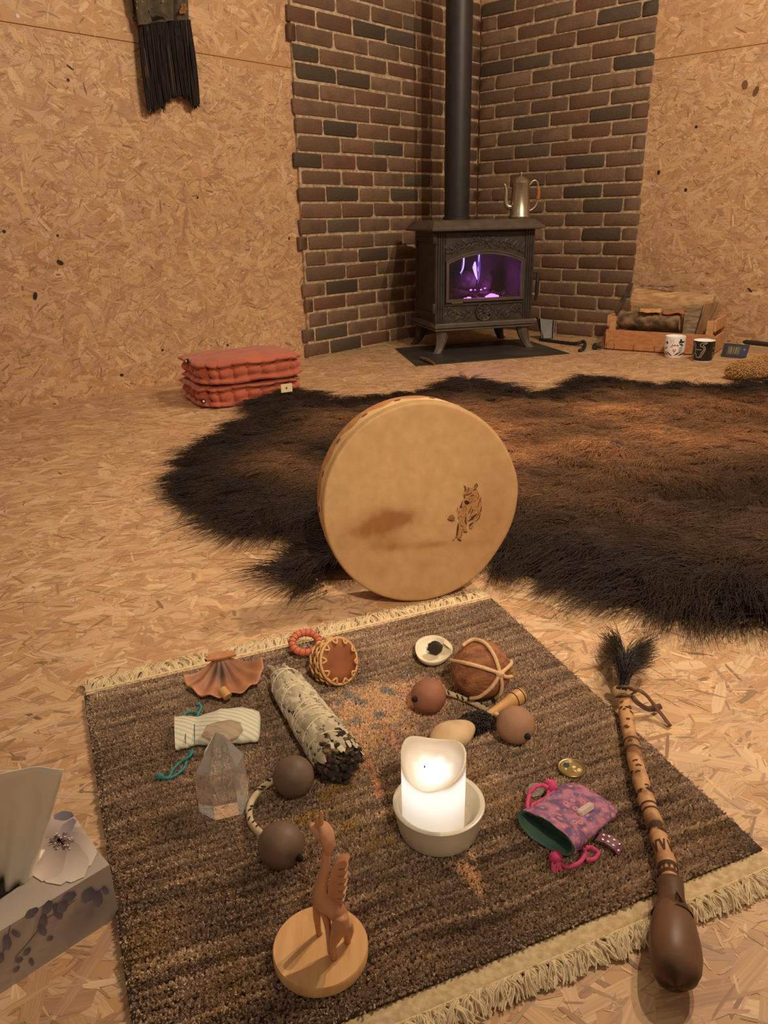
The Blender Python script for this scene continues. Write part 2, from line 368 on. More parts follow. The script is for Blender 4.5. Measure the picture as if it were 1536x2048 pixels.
def cladding(name, origin, d, n, length, rows, label, darkpx, seed, first, toothed):
    r = random.Random(seed); pitch = BL + .0095; course = .0704
    g = G(); m = fr(origin - n * (BD + .006), d, n); g.box(m, .0, length - (.02 if toothed else .0), -.001, .0146, 0.001, rows * course)
    w = struct(g.build(name, M_MORT, smooth=False), label)
    darks = []
    for x, y in darkpx:
        q = onplane(x, y, n, float(n @ origin)) - origin; darks.append((float(q @ d), float(q[2])))
    ang = math.atan2(d[1], d[0]); base = origin - n * BD
    # local -Y of a brick must point along n
    X = Vector(d); Zv = Vector((0, 0, 1)); Y = Vector(-n)
    if X.cross(Y).z < 0: X = -X
    rot = Matrix((X, Y, Zv)).transposed().to_euler()
    for row in range(rows):
        z = row * course + course / 2 + .001; x = -(first if row % 2 else first + pitch / 2) + r.uniform(-.015, .015)
        end = length + (r.uniform(-.035, .012) if toothed else 0)
        while x < end:
            a = max(x, .002); b = min(x + BL, end)
            if end - b < .05 and end - b > 0: b = end if (end - x) < BL * 1.25 else b
            if b - a > .035:
                o = bpy.data.objects.new('brick', r.choice(BMESH)); COL.objects.link(o); o.parent = w
                o.location = Vector(base + d * ((a + b) / 2) + n * r.uniform(-.002, .003)) + Vector((0, 0, z + r.uniform(-.0012, .0012)))
                e = rot.copy(); o.rotation_euler = e; o.rotation_euler.y += r.uniform(-.008, .008)
                o.scale = ((b - a) / BL, 1, r.uniform(.96, 1.02))
                isd = any(a < q[0] < b and abs(q[1] - z) < course / 2 for q in darks)
                cc = r.choice(DARK) if isd else r.choice(REDS); k = r.uniform(.56, .76); o.color = (cc[0] * k, cc[1] * k, cc[2] * k, 1)
            x = b + .0095 * r.uniform(.85, 1.2)
    return w
darkL = [(632, 32), (815, 40), (750, 62), (805, 72), (658, 149), (727, 166), (695, 262), (785, 298), (600, 310), (698, 395), (810, 400), (698, 453), (800, 290), (767, 511), (632, 660), (627, 616), (718, 688), (690, 575), (850, 350), (610, 100)]
darkR = [(1220, 47), (1300, 10), (1090, 292), (1200, 312), (1160, 377), (1240, 400), (1020, 125), (1290, 105), (1080, 115), (1285, 375), (1180, 225), (1030, 240), (990, 470), (1240, 468), (1005, 20)]
cladding('wall_hearth_left', C_BR, -DL, NL, 1.392, 24, 'brown brick cladding left of the stove pipe', darkL, 5, .02, True)
cladding('wall_hearth_right', C_BR + NL * .003, DR, NR, .985, 24, 'brown brick cladding right of the stove pipe', darkR, 9, .0, False)

# ================================================================== stove corner
YW = math.radians(16); S0 = np.array([.477, 4.022, 0]); SU = np.array([math.cos(YW), math.sin(YW), 0]); SV = np.array([-math.sin(YW), math.cos(YW), 0])
sm = fr(S0 - SU * .006, SU, SV)
M_IRON = mat('cast_iron', s2l(66, 58, 52), rough=.55, metal=.0, col2=s2l(50, 44, 39), scale=25, bump=.25, bscale=300, spec=.5)
M_IRON2 = mat('cast_iron_top', s2l(94, 84, 72), rough=.5, col2=s2l(78, 69, 60), scale=18, bump=.15, bscale=250, spec=.5)
M_PIPE = mat('black_pipe', s2l(44, 42, 41), rough=.5, spec=.5, col2=s2l(36, 34, 34), scale=30)
M_SOOT = mat('soot', s2l(24, 20, 20), rough=.9)
hp = P(790, 698), P(832, 733), P(1139, 708)
hq = hp[0] + (hp[2] - hp[1]) * .93
g = G(); g.prism([hp[0], hp[1], hp[2], hq], (0, 0, .004))
tag(g.build('hearth_plate', mat('steel_plate', s2l(56, 52, 48), rough=.45, metal=.0, col2=s2l(80, 74, 67), scale=6, contrast=(.5, .75), spec=.5), smooth=False),
    'flat black steel floor plate under the wood stove', 'hearth plate')
HZ = .0045
stove = thing('wood_stove', 'black cast iron wood stove with arched window and curved legs', 'stove', S0)
# carcass
g = G()
g.box(sm, -.245, -.235, -.15, .165, .14, .565); g.box(sm, .235, .245, -.15, .165, .14, .565)
g.box(sm, -.235, .235, .155, .165, .14, .565); g.box(sm, -.235, .235, -.15, .155, .14, .15); g.box(sm, -.235, .235, -.15, .155, .555, .565)
for sx in (-1, 1):                       # side panel frame
    a, b = (sx * .245, sx * .251) if sx > 0 else (-.251, -.245)
    g.box(sm, a, b, -.13, .15, .17, .19); g.box(sm, a, b, -.13, .15, .52, .54); g.box(sm, a, b, -.13, -.11, .19, .52); g.box(sm, a, b, .13, .15, .19, .52)
g.build('body', M_IRON, stove, smooth=False)
# top plate with a sloped rim
g = G(); R = lambda a, b0, b1, z: [sm(-a, b0, z), sm(a, b0, z), sm(a, b1, z), sm(-a, b1, z)]
g.loft([R(.262, -.165, .175, .566), R(.287, -.205, .195, .570), R(.289, -.207, .197, .578), R(.284, -.203, .193, .583), R(.258, -.150, .172, .612), R(.250, -.142, .165, .616)])
g.build('top_plate', M_IRON2, stove, smooth=30)
# fluted corner columns
for sx in (-1, 1):
    g = G()
    for k in range(4):
        c = sx * (.214 + .0125 * k); g.tube([sm(c, -.158, .142), sm(c, -.158, .564)], .0062, seg=8)
    a, b = sorted((sx * .207, sx * .258)); g.box(sm, a, b, -.158, -.14, .140, .566); g.build('column', M_IRON, stove, smooth=40)
# hinges
for z in (.19, .51):
    g = G(); g.lathe([(.008, 0), (.010, .004), (.010, .046), (.008, .05)], sm(-.262, -.160, z), seg=12); g.build('hinge', M_IRON, stove)
# base moulding
g = G(); R2 = lambda a, b0, b1, z: [sm(-a, b0, z), sm(a, b0, z), sm(a, b1, z), sm(-a, b1, z)]
g.loft([R2(.250, -.17, .175, .106), R2(.262, -.182, .182, .110), R2(.262, -.182, .182, .119), R2(.256, -.176, .178, .121), R2(.266, -.187, .186, .124), R2(.266, -.187, .186, .134), R2(.258, -.178, .180, .137), R2(.255, -.172, .176, .144)])
g.build('base_moulding', M_IRON2, stove, smooth=30)
# four curved fluted legs
def stove_leg(sx, sy):
    g = G(); prof = [(0, .108, .034), (.004, .085, .032), (.012, .055, .027), (.026, .028, .022), (.040, .012, .022), (.048, HZ, .024)]
    bx, by = sx * .215, (-.150 if sy < 0 else .145); rings = []
    dx, dy = sx * .75, sy * .55
    for o, z, w in [tuple(q) for q in spl(prof, 4)]:
        ring = []
        for j in range(16):
            a = 2 * math.pi * j / 16; rr = w * (1 + (.07 if j % 2 else -.05)); ring.append(sm(bx + dx * o + rr * math.cos(a) * .95, by + dy * o + rr * math.sin(a) * .62, max(z, HZ)))
        rings.append(ring)
    g.loft(rings); return g.build('leg', M_IRON2 if sy < 0 else M_IRON, stove, smooth=20)
for sx in (-1, 1):
    for sy in (-1, 1): stove_leg(sx, sy)
# door with the arched opening
GA = .188
def arch(a, z0, zs, zt, n=20, y=0):
    q = [(-a, z0), (a, z0)]
    for i in range(n + 1):
        t = 1 - 2 * i / n; q.append((a * t, zs + (zt - zs) * (1 - abs(t) ** 2.0)))
    return q
door = None
g = G(); op = arch(GA, .256, .420, .459)
def ring_prism(g, inner, outer, y0, y1):
    k = len(inner); vs = [sm(x, y0, z) for x, z in inner] + [sm(x, y0, z) for x, z in outer] + [sm(x, y1, z) for x, z in inner] + [sm(x, y1, z) for x, z in outer]; fs = []
    for j in range(k):
        n_ = (j + 1) % k; fs += [(j, n_, k + n_, k + j), (2 * k + j, 3 * k + j, 3 * k + n_, 2 * k + n_), (j, 2 * k + j, 2 * k + n_, n_), (k + j, k + n_, 3 * k + n_, 3 * k + j)]
    g.add(vs, fs)
outer = [(-.205, .236), (.205, .236)] + [(.205 * (1 - 2 * i / 20), .558) for i in range(21)]
ring_prism(g, op, outer, -.160, -.145)
door = g.build('door', M_IRON, stove, smooth=False)
g = G(); ring_prism(g, arch(GA + .001, .255, .421, .460), arch(GA + .012, .246, .428, .474), -.168, -.160); ring_prism(g, arch(GA + .011, .247, .427, .473), arch(GA + .016, .243, .432, .479), -.172, -.160)
g.build('window_frame', M_IRON2, door, smooth=False)
# smoked glass pane
gl = bpy.data.materials.new('stove_glass'); gl.use_nodes = True; nt = gl.node_tree; nt.nodes.clear()
_o = nt.nodes.new('ShaderNodeOutputMaterial'); _t = nt.nodes.new('ShaderNodeBsdfTransparent'); _t.inputs[0].default_value = (.74, .60, .72, 1)
_g = nt.nodes.new('ShaderNodeBsdfGlossy'); _g.inputs['Roughness'].default_value = .12; _x = nt.nodes.new('ShaderNodeMixShader'); _x.inputs[0].default_value = .05
nt.links.new(_t.outputs[0], _x.inputs[1]); nt.links.new(_g.outputs[0], _x.inputs[2]); nt.links.new(_x.outputs[0], _o.inputs[0])
g = G(); g.prism([sm(x, -.1525, z) for x, z in arch(GA + .004, .253, .422, .462)], SV * .002); g.build('glass_pane', gl, door, smooth=False)
# leaf relief
def leaf(g, cx, cz, ln, an, w, y0, bend=.3, th=.004):
    n = 7; L = []; Rr = []; M = []
    for i in range(n + 1):
        t = i / n; a = an + bend * t; x = cx + ln * t * math.cos(an + bend * t * .5); z = cz + ln * t * math.sin(an + bend * t * .5); ww = w * math.sin(math.pi * min(1, t * .92 + .05)) ** .8
        L.append(sm(x - ww * math.sin(a), y0, z + ww * math.cos(a))); Rr.append(sm(x + ww * math.sin(a), y0, z - ww * math.cos(a))); M.append(sm(x, y0 - th, z))
    k = n + 1; g.add(L + M + Rr, [(i, i + 1, k + i + 1, k + i) for i in range(n)] + [(k + i, k + i + 1, 2 * k + i + 1, 2 * k + i) for i in range(n)])
def inside_relief(x, z): return z > .492 - .0 * x and z < .552 or (abs(x) > .11 and z > .470 + .0 and z < .552)
rr = random.Random(4)
g = G()
for sx in (-1, 1):
    stem = [(.01, .512), (.06, .520), (.11, .508), (.155, .490), (.185, .468)]
    g.tube([sm(sx * x, -.162, z) for x, z in spl(stem, 5)], .0028, seg=6)
    for i in range(16):
        t = i / 15; x = .012 + .175 * t; z = .515 - .038 * t * t + rr.uniform(-.004, .004)
        leaf(g, sx * x, z, rr.uniform(.026, .042), (math.pi / 2 - sx * math.pi / 2) + sx * (1 if i % 2 else -1) * rr.uniform(.45, 1.0), rr.uniform(.005, .009), -.1605, bend=rr.uniform(-.6, .6), th=.0055)
g.ball(sm(0, -.163, .520), .013, 1, .5, 1, seg=12, rings=8)
for k in range(7): leaf(g, 0, .520, .028, k * .9, .007, -.1605, th=.005)
g.build('leaf_relief', M_IRON, door, smooth=True)['kind'] = 'stuff'
# makers plate, lower panel, air wheel
g = G(); g.box(sm, -.176, -.118, -.170, -.162, .237, .2445); g.build('maker_plate', mat('brass_plate', s2l(150, 122, 78), rough=.4, metal=.6), door, smooth=False)
g = G(); g.box(sm, -.207, .207, -.158, -.145, .144, .236); g.box(sm, -.205, .205, -.165, -.150, .226, .234); g.box(sm, -.207, .207, -.165, -.150, .144, .150)
lp = g.build('lower_panel', M_IRON, stove, smooth=False)
g = G()
for sx in (-1, 1):
    g.tube([sm(sx * x, -.160, .186 + .014 * math.sin(x * 45)) for x in np.linspace(.055, .198, 14)], .0026, seg=6)
    for i in range(13):
        x = .06 + .135 * i / 12; leaf(g, sx * x, .186 + .014 * math.sin(x * 45), rr.uniform(.026, .038), (math.pi / 2 - sx * math.pi / 2) + sx * (1 if i % 2 else -1) * rr.uniform(.6, 1.3), rr.uniform(.005, .009), -.1585, bend=rr.uniform(-.7, .7), th=.0055)
g.build('leaf_relief', M_IRON, lp, smooth=True)['kind'] = 'stuff'
g = G(); c = sm(0, -.158, .189)
g.lathe([(.046, 0), (.046, .007), (.043, .010), (.039, .010), (.037, .006), (.0, .006)], c, -SV, seg=36)
for k in range(9):
    a = k * 2 * math.pi / 9; leaf(g, .010 * math.cos(a), .189 + .010 * math.sin(a), .025, a, .007, -.1645, bend=.7, th=.004)
g.ball(c - SV * .008, .009, 1, 1, 1, seg=12, rings=8)
wheel = g.build('air_wheel', M_IRON, lp)
g = G(); g.ball(sm(.026, -.170, .176), .005, seg=8, rings=6); g.build('knob', M_SOOT, wheel)
# door handle on the right
g = G(); g.tube([sm(.262, -.165, .365), sm(.268, -.182, .365)], .007, seg=10); g.build('handle_boss', mat('steel', s2l(150, 145, 140), rough=.35, metal=.8), stove)
g = G(); g.tube(spl([sm(.266, -.186, .372), sm(.268, -.19, .33), sm(.267, -.188, .27), sm(.265, -.182, .235)], 5), [.007] * 5 + [.0095] * 6 + [.0075] * 5, seg=10); g.build('door_handle', M_PIPE, stove)
# firebox with burning logs
g = G(); g.box(sm, -.23, .23, .146, .152, .152, .553); g.box(sm, -.233, -.228, -.14, .152, .152, .553); g.box(sm, .228, .233, -.14, .152, .152, .553); g.box(sm, -.23, .23, -.14, .15, .232, .246)
g.build('firebox', mat('firebrick', s2l(104, 72, 84), rough=.9, col2=s2l(78, 54, 64), scale=12), stove, smooth=False)
def emat(name, c, st):
    m = bpy.data.materials.new(name); m.use_nodes = True; b = m.node_tree.nodes['Principled BSDF']; b.inputs['Base Color'].default_value = (.02, .01, .02, 1); b.inputs['Emission Color'].default_value = (*c, 1); b.inputs['Emission Strength'].default_value = st; return m
M_EMB = emat('ember', (.85, .22, 1.0), 5.5); M_FL = emat('flame', (.62, .60, 1.0), 2.6); M_FB = emat('blue_flame', (.20, .17, .85), .75); M_CH = mat('charred_log', s2l(72, 50, 62), rough=.95, col2=s2l(34, 25, 32), scale=40, bump=.8, bscale=90)
def lump(g, c, r, sd, sx=1, sy=1, sz=1):
    n = Noise(sd, 1.1, 3); g.ball(c, r, sx, sy, sz, seg=14, rings=9, fn=lambda d: 1 + .22 * float(n(d[None])[0]))
fire = thing('wood_fire', 'purple glowing embers and pale flames behind the stove window', 'fire', sm(0, .02, .247))
g = G(); g.tube([sm(-.13, .05, .30), sm(-.05, .06, .33), sm(.03, .05, .325)], [.045, .052, .048], seg=12); g.build('burning_log', M_CH, fire)
g = G(); g.tube([sm(.07, .02, .255), sm(.105, .03, .31), sm(.125, .04, .365)], [.030, .026, .010], seg=10); g.build('burning_log', M_CH, fire)
g = G(); g.tube([sm(-.17, -.04, .262), sm(-.10, -.03, .27), sm(-.04, -.03, .262)], [.020, .026, .018], seg=10); g.build('burning_log', M_CH, fire)
g = G()
for k in range(22): lump(g, sm(rr.uniform(-.19, .19), rr.uniform(-.11, .02), .254 + rr.uniform(0, .012)), rr.uniform(.010, .020), 300 + k, 1, 1, .7)
g.build('charcoal', M_CH, fire)['kind'] = 'stuff'
g = G()
for x, y, z, r in ((.058, -.12, .258, .017), (.080, -.118, .255, .012), (.038, -.115, .255, .010), (-.066, -.122, .254, .009), (-.085, -.12, .252, .006), (-.165, -.12, .25, .004), (.02, -.07, .287, .004), (-.035, -.07, .288, .005), (-.012, -.07, .287, .003), (.045, -.06, .292, .004)):
    lump(g, sm(x, y, z), r, int(900 + x * 1000), 1.3, 1, .7)
g.build('ember', M_EMB, fire)['kind'] = 'stuff'
def flame(pts, rad, m):
    g = G(); p = spl([sm(*q) for q in pts], 5); r = np.interp(np.linspace(0, 1, len(p)), np.linspace(0, 1, len(rad)), rad); g.tube(p, list(r), seg=10, flat=.5); return g.build('flame', m, fire)
flame([(.028, .0, .330), (.020, .0, .355), (.012, .0, .390), (.018, .01, .415)], [.002, .012, .020, .006], M_FL)
flame([(.036, .01, .310), (.040, .01, .35), (.040, .01, .40), (.042, .02, .47), (.045, .03, .53)], [.002, .011, .016, .012, .008], M_FB)
flame([(.033, .005, .37), (.036, .005, .42), (.040, .01, .47), (.043, .02, .52)], [.003, .006, .006, .004], M_FL)
flame([(-.065, .0, .365), (-.052, .0, .385), (-.047, .0, .42), (-.046, .01, .47), (-.05, .02, .52)], [.003, .006, .006, .006, .004], M_FL)
flame([(-.055, .02, .35), (-.045, .02, .39), (-.04, .02, .44), (-.044, .03, .52)], [.003, .012, .012, .008], M_FB)
flame([(-.10, .0, .444), (-.082, .0, .448), (-.058, .0, .462)], [.003, .008, .005], M_FL)
fl = bpy.data.lights.new('fire_glow', 'POINT'); fl.energy = 1.3; fl.color = (.75, .30, 1.0); fl.shadow_soft_size = .03
fo = bpy.data.objects.new('fire_glow', fl); fo.location = tuple(sm(.03, -.05, .335)); COL.objects.link(fo)

# flue pipe
pipe = thing('flue_pipe', 'tall straight black flue pipe rising from the stove top', 'pipe', sm(-.049, .10, .616))
g = G(); g.lathe([(.0625, .0), (.0625, 1.75)], sm(-.049, .10, .616), seg=40); g.build('pipe_tube', M_PIPE, pipe, smooth=40)
g = G(); g.lathe([(.069, .0), (.069, .012), (.064, .016)], sm(-.049, .10, .616), seg=40); g.build('collar', M_PIPE, pipe, smooth=40)

# coffee pot
pb = sm(.222, -.055, .6165)
pot = thing('coffee_pot', 'tall brushed steel coffee pot with wooden grip on the stove top', 'coffee pot', pb)
M_STEEL = mat('brushed_steel', s2l(190, 178, 160), rough=.32, metal=.85, col2=s2l(165, 152, 134), scale=4, stretch=(12, 12, .6))
g = G(); g.lathe([(.052, 0), (.055, .004), (.055, .010), (.050, .016), (.045, .09), (.041, .150), (.043, .154), (.043, .160)], pb, seg=36); g.build('pot_body', M_STEEL, pot, smooth=40)
g = G(); g.lathe([(.044, .158), (.045, .162), (.040, .172), (.028, .183), (.014, .190), (.006, .192)], pb, seg=32)
lid = g.build('lid', M_STEEL, pot, smooth=40)
g = G(); g.lathe([(.006, .190), (.005, .196), (.009, .201), (.009, .205), (.004, .210)], pb, seg=16); g.build('lid_knob', M_STEEL, lid)
SX = nz(np.array([1.0, .08, 0])); pm = lambda x, z: pb + SX * x + np.array([0, 0, z])
g = G(); g.tube(spl([pm(-.046, .052), pm(-.062, .056), pm(-.070, .075), pm(-.070, .115), pm(-.073, .140), pm(-.082, .158)], 5), list(np.linspace(.015, .006, 26)), seg=12); g.build('spout', M_STEEL, pot)
g = G(); g.tube(spl([pm(.042, .148), pm(.055, .165), pm(.070, .170), pm(.083, .158), pm(.086, .140)], 5), .0055, seg=10); g.build('handle_arm', M_STEEL, pot); g = G(); g.tube(spl([pm(.086, .085), pm(.080, .058), pm(.064, .042), pm(.050, .034)], 5), .0055, seg=10)
hd = g.build('handle_arm', M_STEEL, pot)
g = G(); g.tube(spl([pm(.086, .142), pm(.089, .12), pm(.089, .10), pm(.086, .083)], 4), [.007] + [.0095] * 11 + [.007], seg=12); g.build('wooden_grip', mat('amber_wood', s2l(176, 116, 58), rough=.45, col2=s2l(150, 92, 44), scale=30, stretch=(1, 1, .2)), hd)

# twig on the plate
a, b = P(842, 716, .012), P(868, 727, .010)
g = G(); g.tube([a, a * .5 + b * .5 + [0, 0, .003], b], [.007, .009, .006], seg=7)
tag(g.build('wood_splinter', mat('old_wood', s2l(120, 92, 62), rough=.9, col2=s2l(90, 68, 46), scale=40), smooth=30), 'small brown wood splinter on the hearth plate corner', 'kindling')

# fire shovel and poker
sh0 = P(1090, 681)
shov = thing('ash_shovel', 'dark steel ash shovel standing against the brick beside the stove', 'shovel', sh0)
M_DST = mat('dark_steel', s2l(66, 66, 64), rough=.4, metal=.5)
ux = nz(np.array([1.0, -.2, 0])); 
def sv(x, y, d=0): return V(x, y, sh0 + np.array([0, d, 0]))
f = [sv(1082, 678), sv(1105, 677), sv(1107, 640, .05), sv(1078, 637, .05)]
g = G(); g.prism(f, (0, .003, 0)); g.prism([f[0], f[3], f[3] + [0, -.03, .003], f[0] + [0, -.02, .004]], (.003, 0, 0)); g.prism([f[1], f[2], f[2] + [0, -.03, .003], f[1] + [0, -.02, .004]], (-.003, 0, 0)); g.prism([f[0], f[1], f[1] + [0, -.025, .003], f[0] + [0, -.025, .003]], (0, 0, .003))
g.build('blade', M_DST, shov, smooth=False)
g = G(); g.tube([sv(1074, 634, .05), sv(1080, 655, .03), sv(1085, 676, .0)], .006, seg=8); g.build('rod', M_PIPE, shov)
pk = [P(1080, 679, .008), P(1110, 683, .009), P(1145, 687, .010), P(1158, 686, .016), P(1167, 683, .022), P(1170, 690, .018), P(1166, 698, .010), P(1159, 701, .008)]
g = G(); g.tube(spl(pk, 5), .0085, seg=8); tag(g.build('fire_poker', M_PIPE), 'thin black fire poker with hooked end lying on the floor', 'poker')

# ================================================================== crate of firewood
fl_ = P(1209, 699); frt = P(1423, 714); bk = P(1461, 686)
cu = nz(frt - fl_); cv_ = np.array([-cu[1], cu[0], 0]); cw = float(np.linalg.norm(frt - fl_)); cd = .27
cm = fr(fl_, cu, cv_)
M_PINE = mat('crate_pine', s2l(206, 150, 104), rough=.7, col2=s2l(186, 124, 82), scale=14, stretch=(.6, 4, 6), bump=.2, bscale=60)
M_PINE2 = mat('crate_pine_pale', s2l(214, 168, 122), rough=.7, col2=s2l(198, 146, 100), scale=14, stretch=(.6, 4, 6))
crate = thing('wooden_crate', 'open pine fruit crate holding split firewood by the right wall', 'crate', fl_)
HC = .098
for y0 in (0, cd - .008):
    g = G(); g.box(cm, 0, cw, y0, y0 + .008, .006, HC, ch=.001); g.build('side_board', M_PINE, crate, smooth=False)
for x0 in (0, cw - .010):
    for z0, z1 in ((.006, .085), (.112, .165)):
        g = G(); g.box(cm, x0 - .001 if x0 == 0 else x0 + .001, x0 + .009 if x0 == 0 else x0 + .011, .009, cd - .009, z0, z1, ch=.001); g.build('end_slat', M_PINE2, crate, smooth=False)
for x0 in (.010, cw - .040):
    for y0 in (.009, cd - .030):
        g = G(); g.box(cm, x0, x0 + .030, y0, y0 + .021, .006, .160, ch=.001); g.build('corner_post', M_PINE2, crate, smooth=False)
for k in range(3):
    y = .012 + k * .085; g = G(); g.box(cm, .011, cw - .011, y, y + .070, 0, .005); g.build('bottom_slat', M_PINE, crate, smooth=False)
g = G()
for x in (.006, .045, .14, .24, cw - .03):
    for z in (.004, .02): g.box(cm, x, x + .0025, -.001, .001, z, z + .012)
g.build('staple', M_PIPE, crate, smooth=False)['kind'] = 'stuff'
# logs
M_BARK = mat('bark', s2l(158, 130, 100), rough=.95, col2=s2l(84, 68, 54), scale=26, contrast=(.4, .62), bump=.9, bscale=50, stretch=(.6, 1, 1))
M_SPLIT = mat('split_wood', s2l(222, 184, 138), rough=.85, col2=s2l(176, 136, 96), scale=14, stretch=(.4, 3, 5), bump=.4, bscale=70)
M_GREYW = mat('weathered_wood', s2l(164, 142, 114), rough=.9, col2=s2l(112, 94, 76), scale=16, stretch=(.6, 3, 6), bump=.4)
GR = 'firewood in the crate'
def log_round(a, b, r, label, sd, m=M_BARK, endm=M_SPLIT, sq=.9):
    n = Noise(sd, .8, 3); a = np.asarray(a); b = np.asarray(b); t = thing('log', label, 'log', (a + b) / 2, GR); ax = nz(b - a); L = np.linalg.norm(b - a)
    up = np.array([0, 0, 1.0]); x = nz(np.cross(ax, up)); y = np.cross(x, ax); rings = []
    for i in range(9):
        s_ = L * i / 8; rings.append([a + ax * s_ + r * (1 + .10 * float(n(np.array([[s_ * 8, math.cos(q), math.sin(q)]]))[0])) * (math.cos(q) * x + sq * math.sin(q) * y) for q in [2 * math.pi * j / 18 for j in range(18)]])
    g = G(); g.loft(rings, cap=False); g.build('bark', m, t)
    for rg_ in (rings[0], rings[-1]): g = G(); g.add(rg_, [tuple(range(18))]); g.build('sawn_end', endm, t, smooth=False)
    return t
def log_split(a, b, w, h, label, sd, m=M_SPLIT, tilt=0.0):
    n = Noise(sd, .8, 2); a = np.asarray(a); b = np.asarray(b); ax = nz(b - a); L = np.linalg.norm(b - a); up = np.array([0, 0, 1.0]); x = nz(np.cross(up, ax)); y = np.cross(ax, x)
    x, y = x * math.cos(tilt) + y * math.sin(tilt), -x * math.sin(tilt) + y * math.cos(tilt)
    prof = [(-1, -.9), (0, -1), (1, -.8), (1.02, .2), (.8, .9), (.1, 1), (-.8, .85), (-1.02, .1)]
    g = G(); rings = []
    for i in range(9):
        s_ = L * i / 8; k = 1 + .09 * float(n(np.array([[i * .4, sd]]))[0]); rings.append([a + ax * s_ + x * px_ * w * k + y * pz * h * k * (1 + .05 * math.sin(i * 1.7 + j)) for j, (px_, pz) in enumerate(prof)])
    g.loft(rings); o = g.build('log', m, smooth=25); tag(o, label, 'log', GR); return o
log_split(cm(.04, .045, .045), cm(cw - .160, .05, .05), .032, .034, 'lowest grey-brown log just inside the crate front board', 1, M_GREYW)
log_split(cm(.05, .13, .05), cm(cw - .06, .14, .05), .038, .038, 'dark weathered log on the crate bottom behind the front log', 6, M_GREYW)
log_round(cm(.040, .085, .137), cm(cw - .175, .095, .140), .046, 'round bark-covered log lying across the middle of the stack', 3)
log_split(cm(.075, .155, .245), cm(cw - .055, .185, .222), .045, .036, 'pale split log on top of the firewood stack', 12, M_SPLIT, .15)
# flaking bark pieces
def barkpiece(c, lx, ly, sd, label, col, lift=.012):
    n = Noise(sd, 14); g = G(); nx, ny = 10, 6; vs = []; r_ = random.Random(sd)
    ex = nz(cu + cv_ * r_.uniform(-.3, .3)); ey = np.array([-ex[1], ex[0], 0])
    for s_ in (0, 1):
        for i in range(nx):
            for j in range(ny):
                u, w = (i / (nx - 1) - .5), (j / (ny - 1) - .5); e = 1 + .2 * math.sin(i * 2.1 + sd) ; q = np.asarray(c) + ex * u * lx + ey * w * ly * e
                q = q + np.array([0, 0, lift * (1 - (2 * w) ** 2) + .008 * float(n(q[None, :2])[0]) - s_ * .004]); vs.append(q)
    N_ = nx * ny; fs = [(i * ny + j, (i + 1) * ny + j, (i + 1) * ny + j + 1, i * ny + j + 1) for i in range(nx - 1) for j in range(ny - 1)]
    fs += [tuple(q + N_ for q in f[::-1]) for f in fs]
    bd = [i * ny for i in range(nx)] + [(nx - 1) * ny + j for j in range(1, ny)] + [i * ny + ny - 1 for i in range(nx - 2, -1, -1)] + [j for j in range(ny - 2, 0, -1)]
    fs += [(bd[k], bd[(k + 1) % len(bd)], bd[(k + 1) % len(bd)] + N_, bd[k] + N_) for k in range(len(bd))]
    g.add(vs, fs); tag(g.build('bark_piece', col), label, 'bark', 'loose bark on the firewood')
barkpiece(cm(.185, .07, .186), .095, .06, 2, 'pale yellow curl of birch bark on the round log', mat('birch_bark', s2l(214, 172, 116), rough=.8, col2=s2l(190, 140, 88), scale=20))
barkpiece(cm(.30, .075, .183), .11, .035, 5, 'thin orange strip of bark at the right of the round log', mat('orange_bark', s2l(176, 122, 78), rough=.85, col2=s2l(140, 94, 58), scale=20))
barkpiece(cm(.19, .17, .297), .17, .03, 8, 'dark twiggy bark strip along the top log', M_BARK, .004)
# two upright split boards at the crate's right end
def upright(a, b, c, d, th, label, m):
    g = G(); rings = []
    for t in np.linspace(0, 1, 6):
        p, q = np.asarray(a) * (1 - t) + np.asarray(d) * t, np.asarray(b) * (1 - t) + np.asarray(c) * t; o_ = cv_ * th
        rings.append([p, (p + q) / 2 - o_ * .15, q, q + o_, (p + q) / 2 + o_ * 1.1, p + o_])
    g.loft(rings); tag(g.build('log', m, smooth=25), label, 'log', GR)
upright(cm(cw - .150, .045, .02), cm(cw - .110, .045, .02), cm(cw - .080, .075, .222), cm(cw - .155, .065, .205), .022, 'greyish split slab leaning upright inside the crate right end', M_GREYW)
upright(cm(cw - .105, .052, .02), cm(cw - .078, .052, .02), cm(cw - .020, .085, .232), cm(cw - .072, .080, .228), .024, 'brown split slab leaning against the crate right end slats', mat('brown_split', s2l(160, 122, 84), rough=.9, col2=s2l(122, 92, 64), scale=16, stretch=(2, 3, .5)))
# hatchet-like dark slat leaning at the left
a = cm(.000, .10, .168); b = cm(.045, .17, .305)
g = G(); g.prism([a, a + cu * .026, b + cu * .020, b - cu * .002], cv_ * .012); tag(g.build('dark_slat', mat('dark_bark', s2l(92, 72, 54), rough=.9, col2=s2l(46, 38, 32), scale=22), smooth=False), 'dark narrow slat of bark leaning at the left of the firewood', 'firewood')
# grey card and iron scrap left of the crate
a, b, c_ = P(1199, 694), P(1208, 697), cm(-.006, .06, .15)
g = G(); g.prism([cm(-.035, .02, .0), cm(-.004, .0, .0), cm(-.004, .03, .115), cm(-.008, .05, .12)], cv_ * .004); tag(g.build('cardboard_piece', mat('cardboard', s2l(136, 112, 86), rough=.9), smooth=False), 'narrow grey-brown cardboard piece leaning against the crate left end', 'cardboard')
g = G(); g.tube(spl([cm(-.008, -.03, .012), cm(-.022, -.03, .016), cm(-.034, -.032, .010), cm(-.046, -.034, .012), cm(-.042, -.03, .024), cm(-.034, -.03, .026)], 4), .0075, seg=8); tag(g.build('iron_hook', M_PIPE), 'small black curled iron hook on the floor at the crate left corner', 'hook')

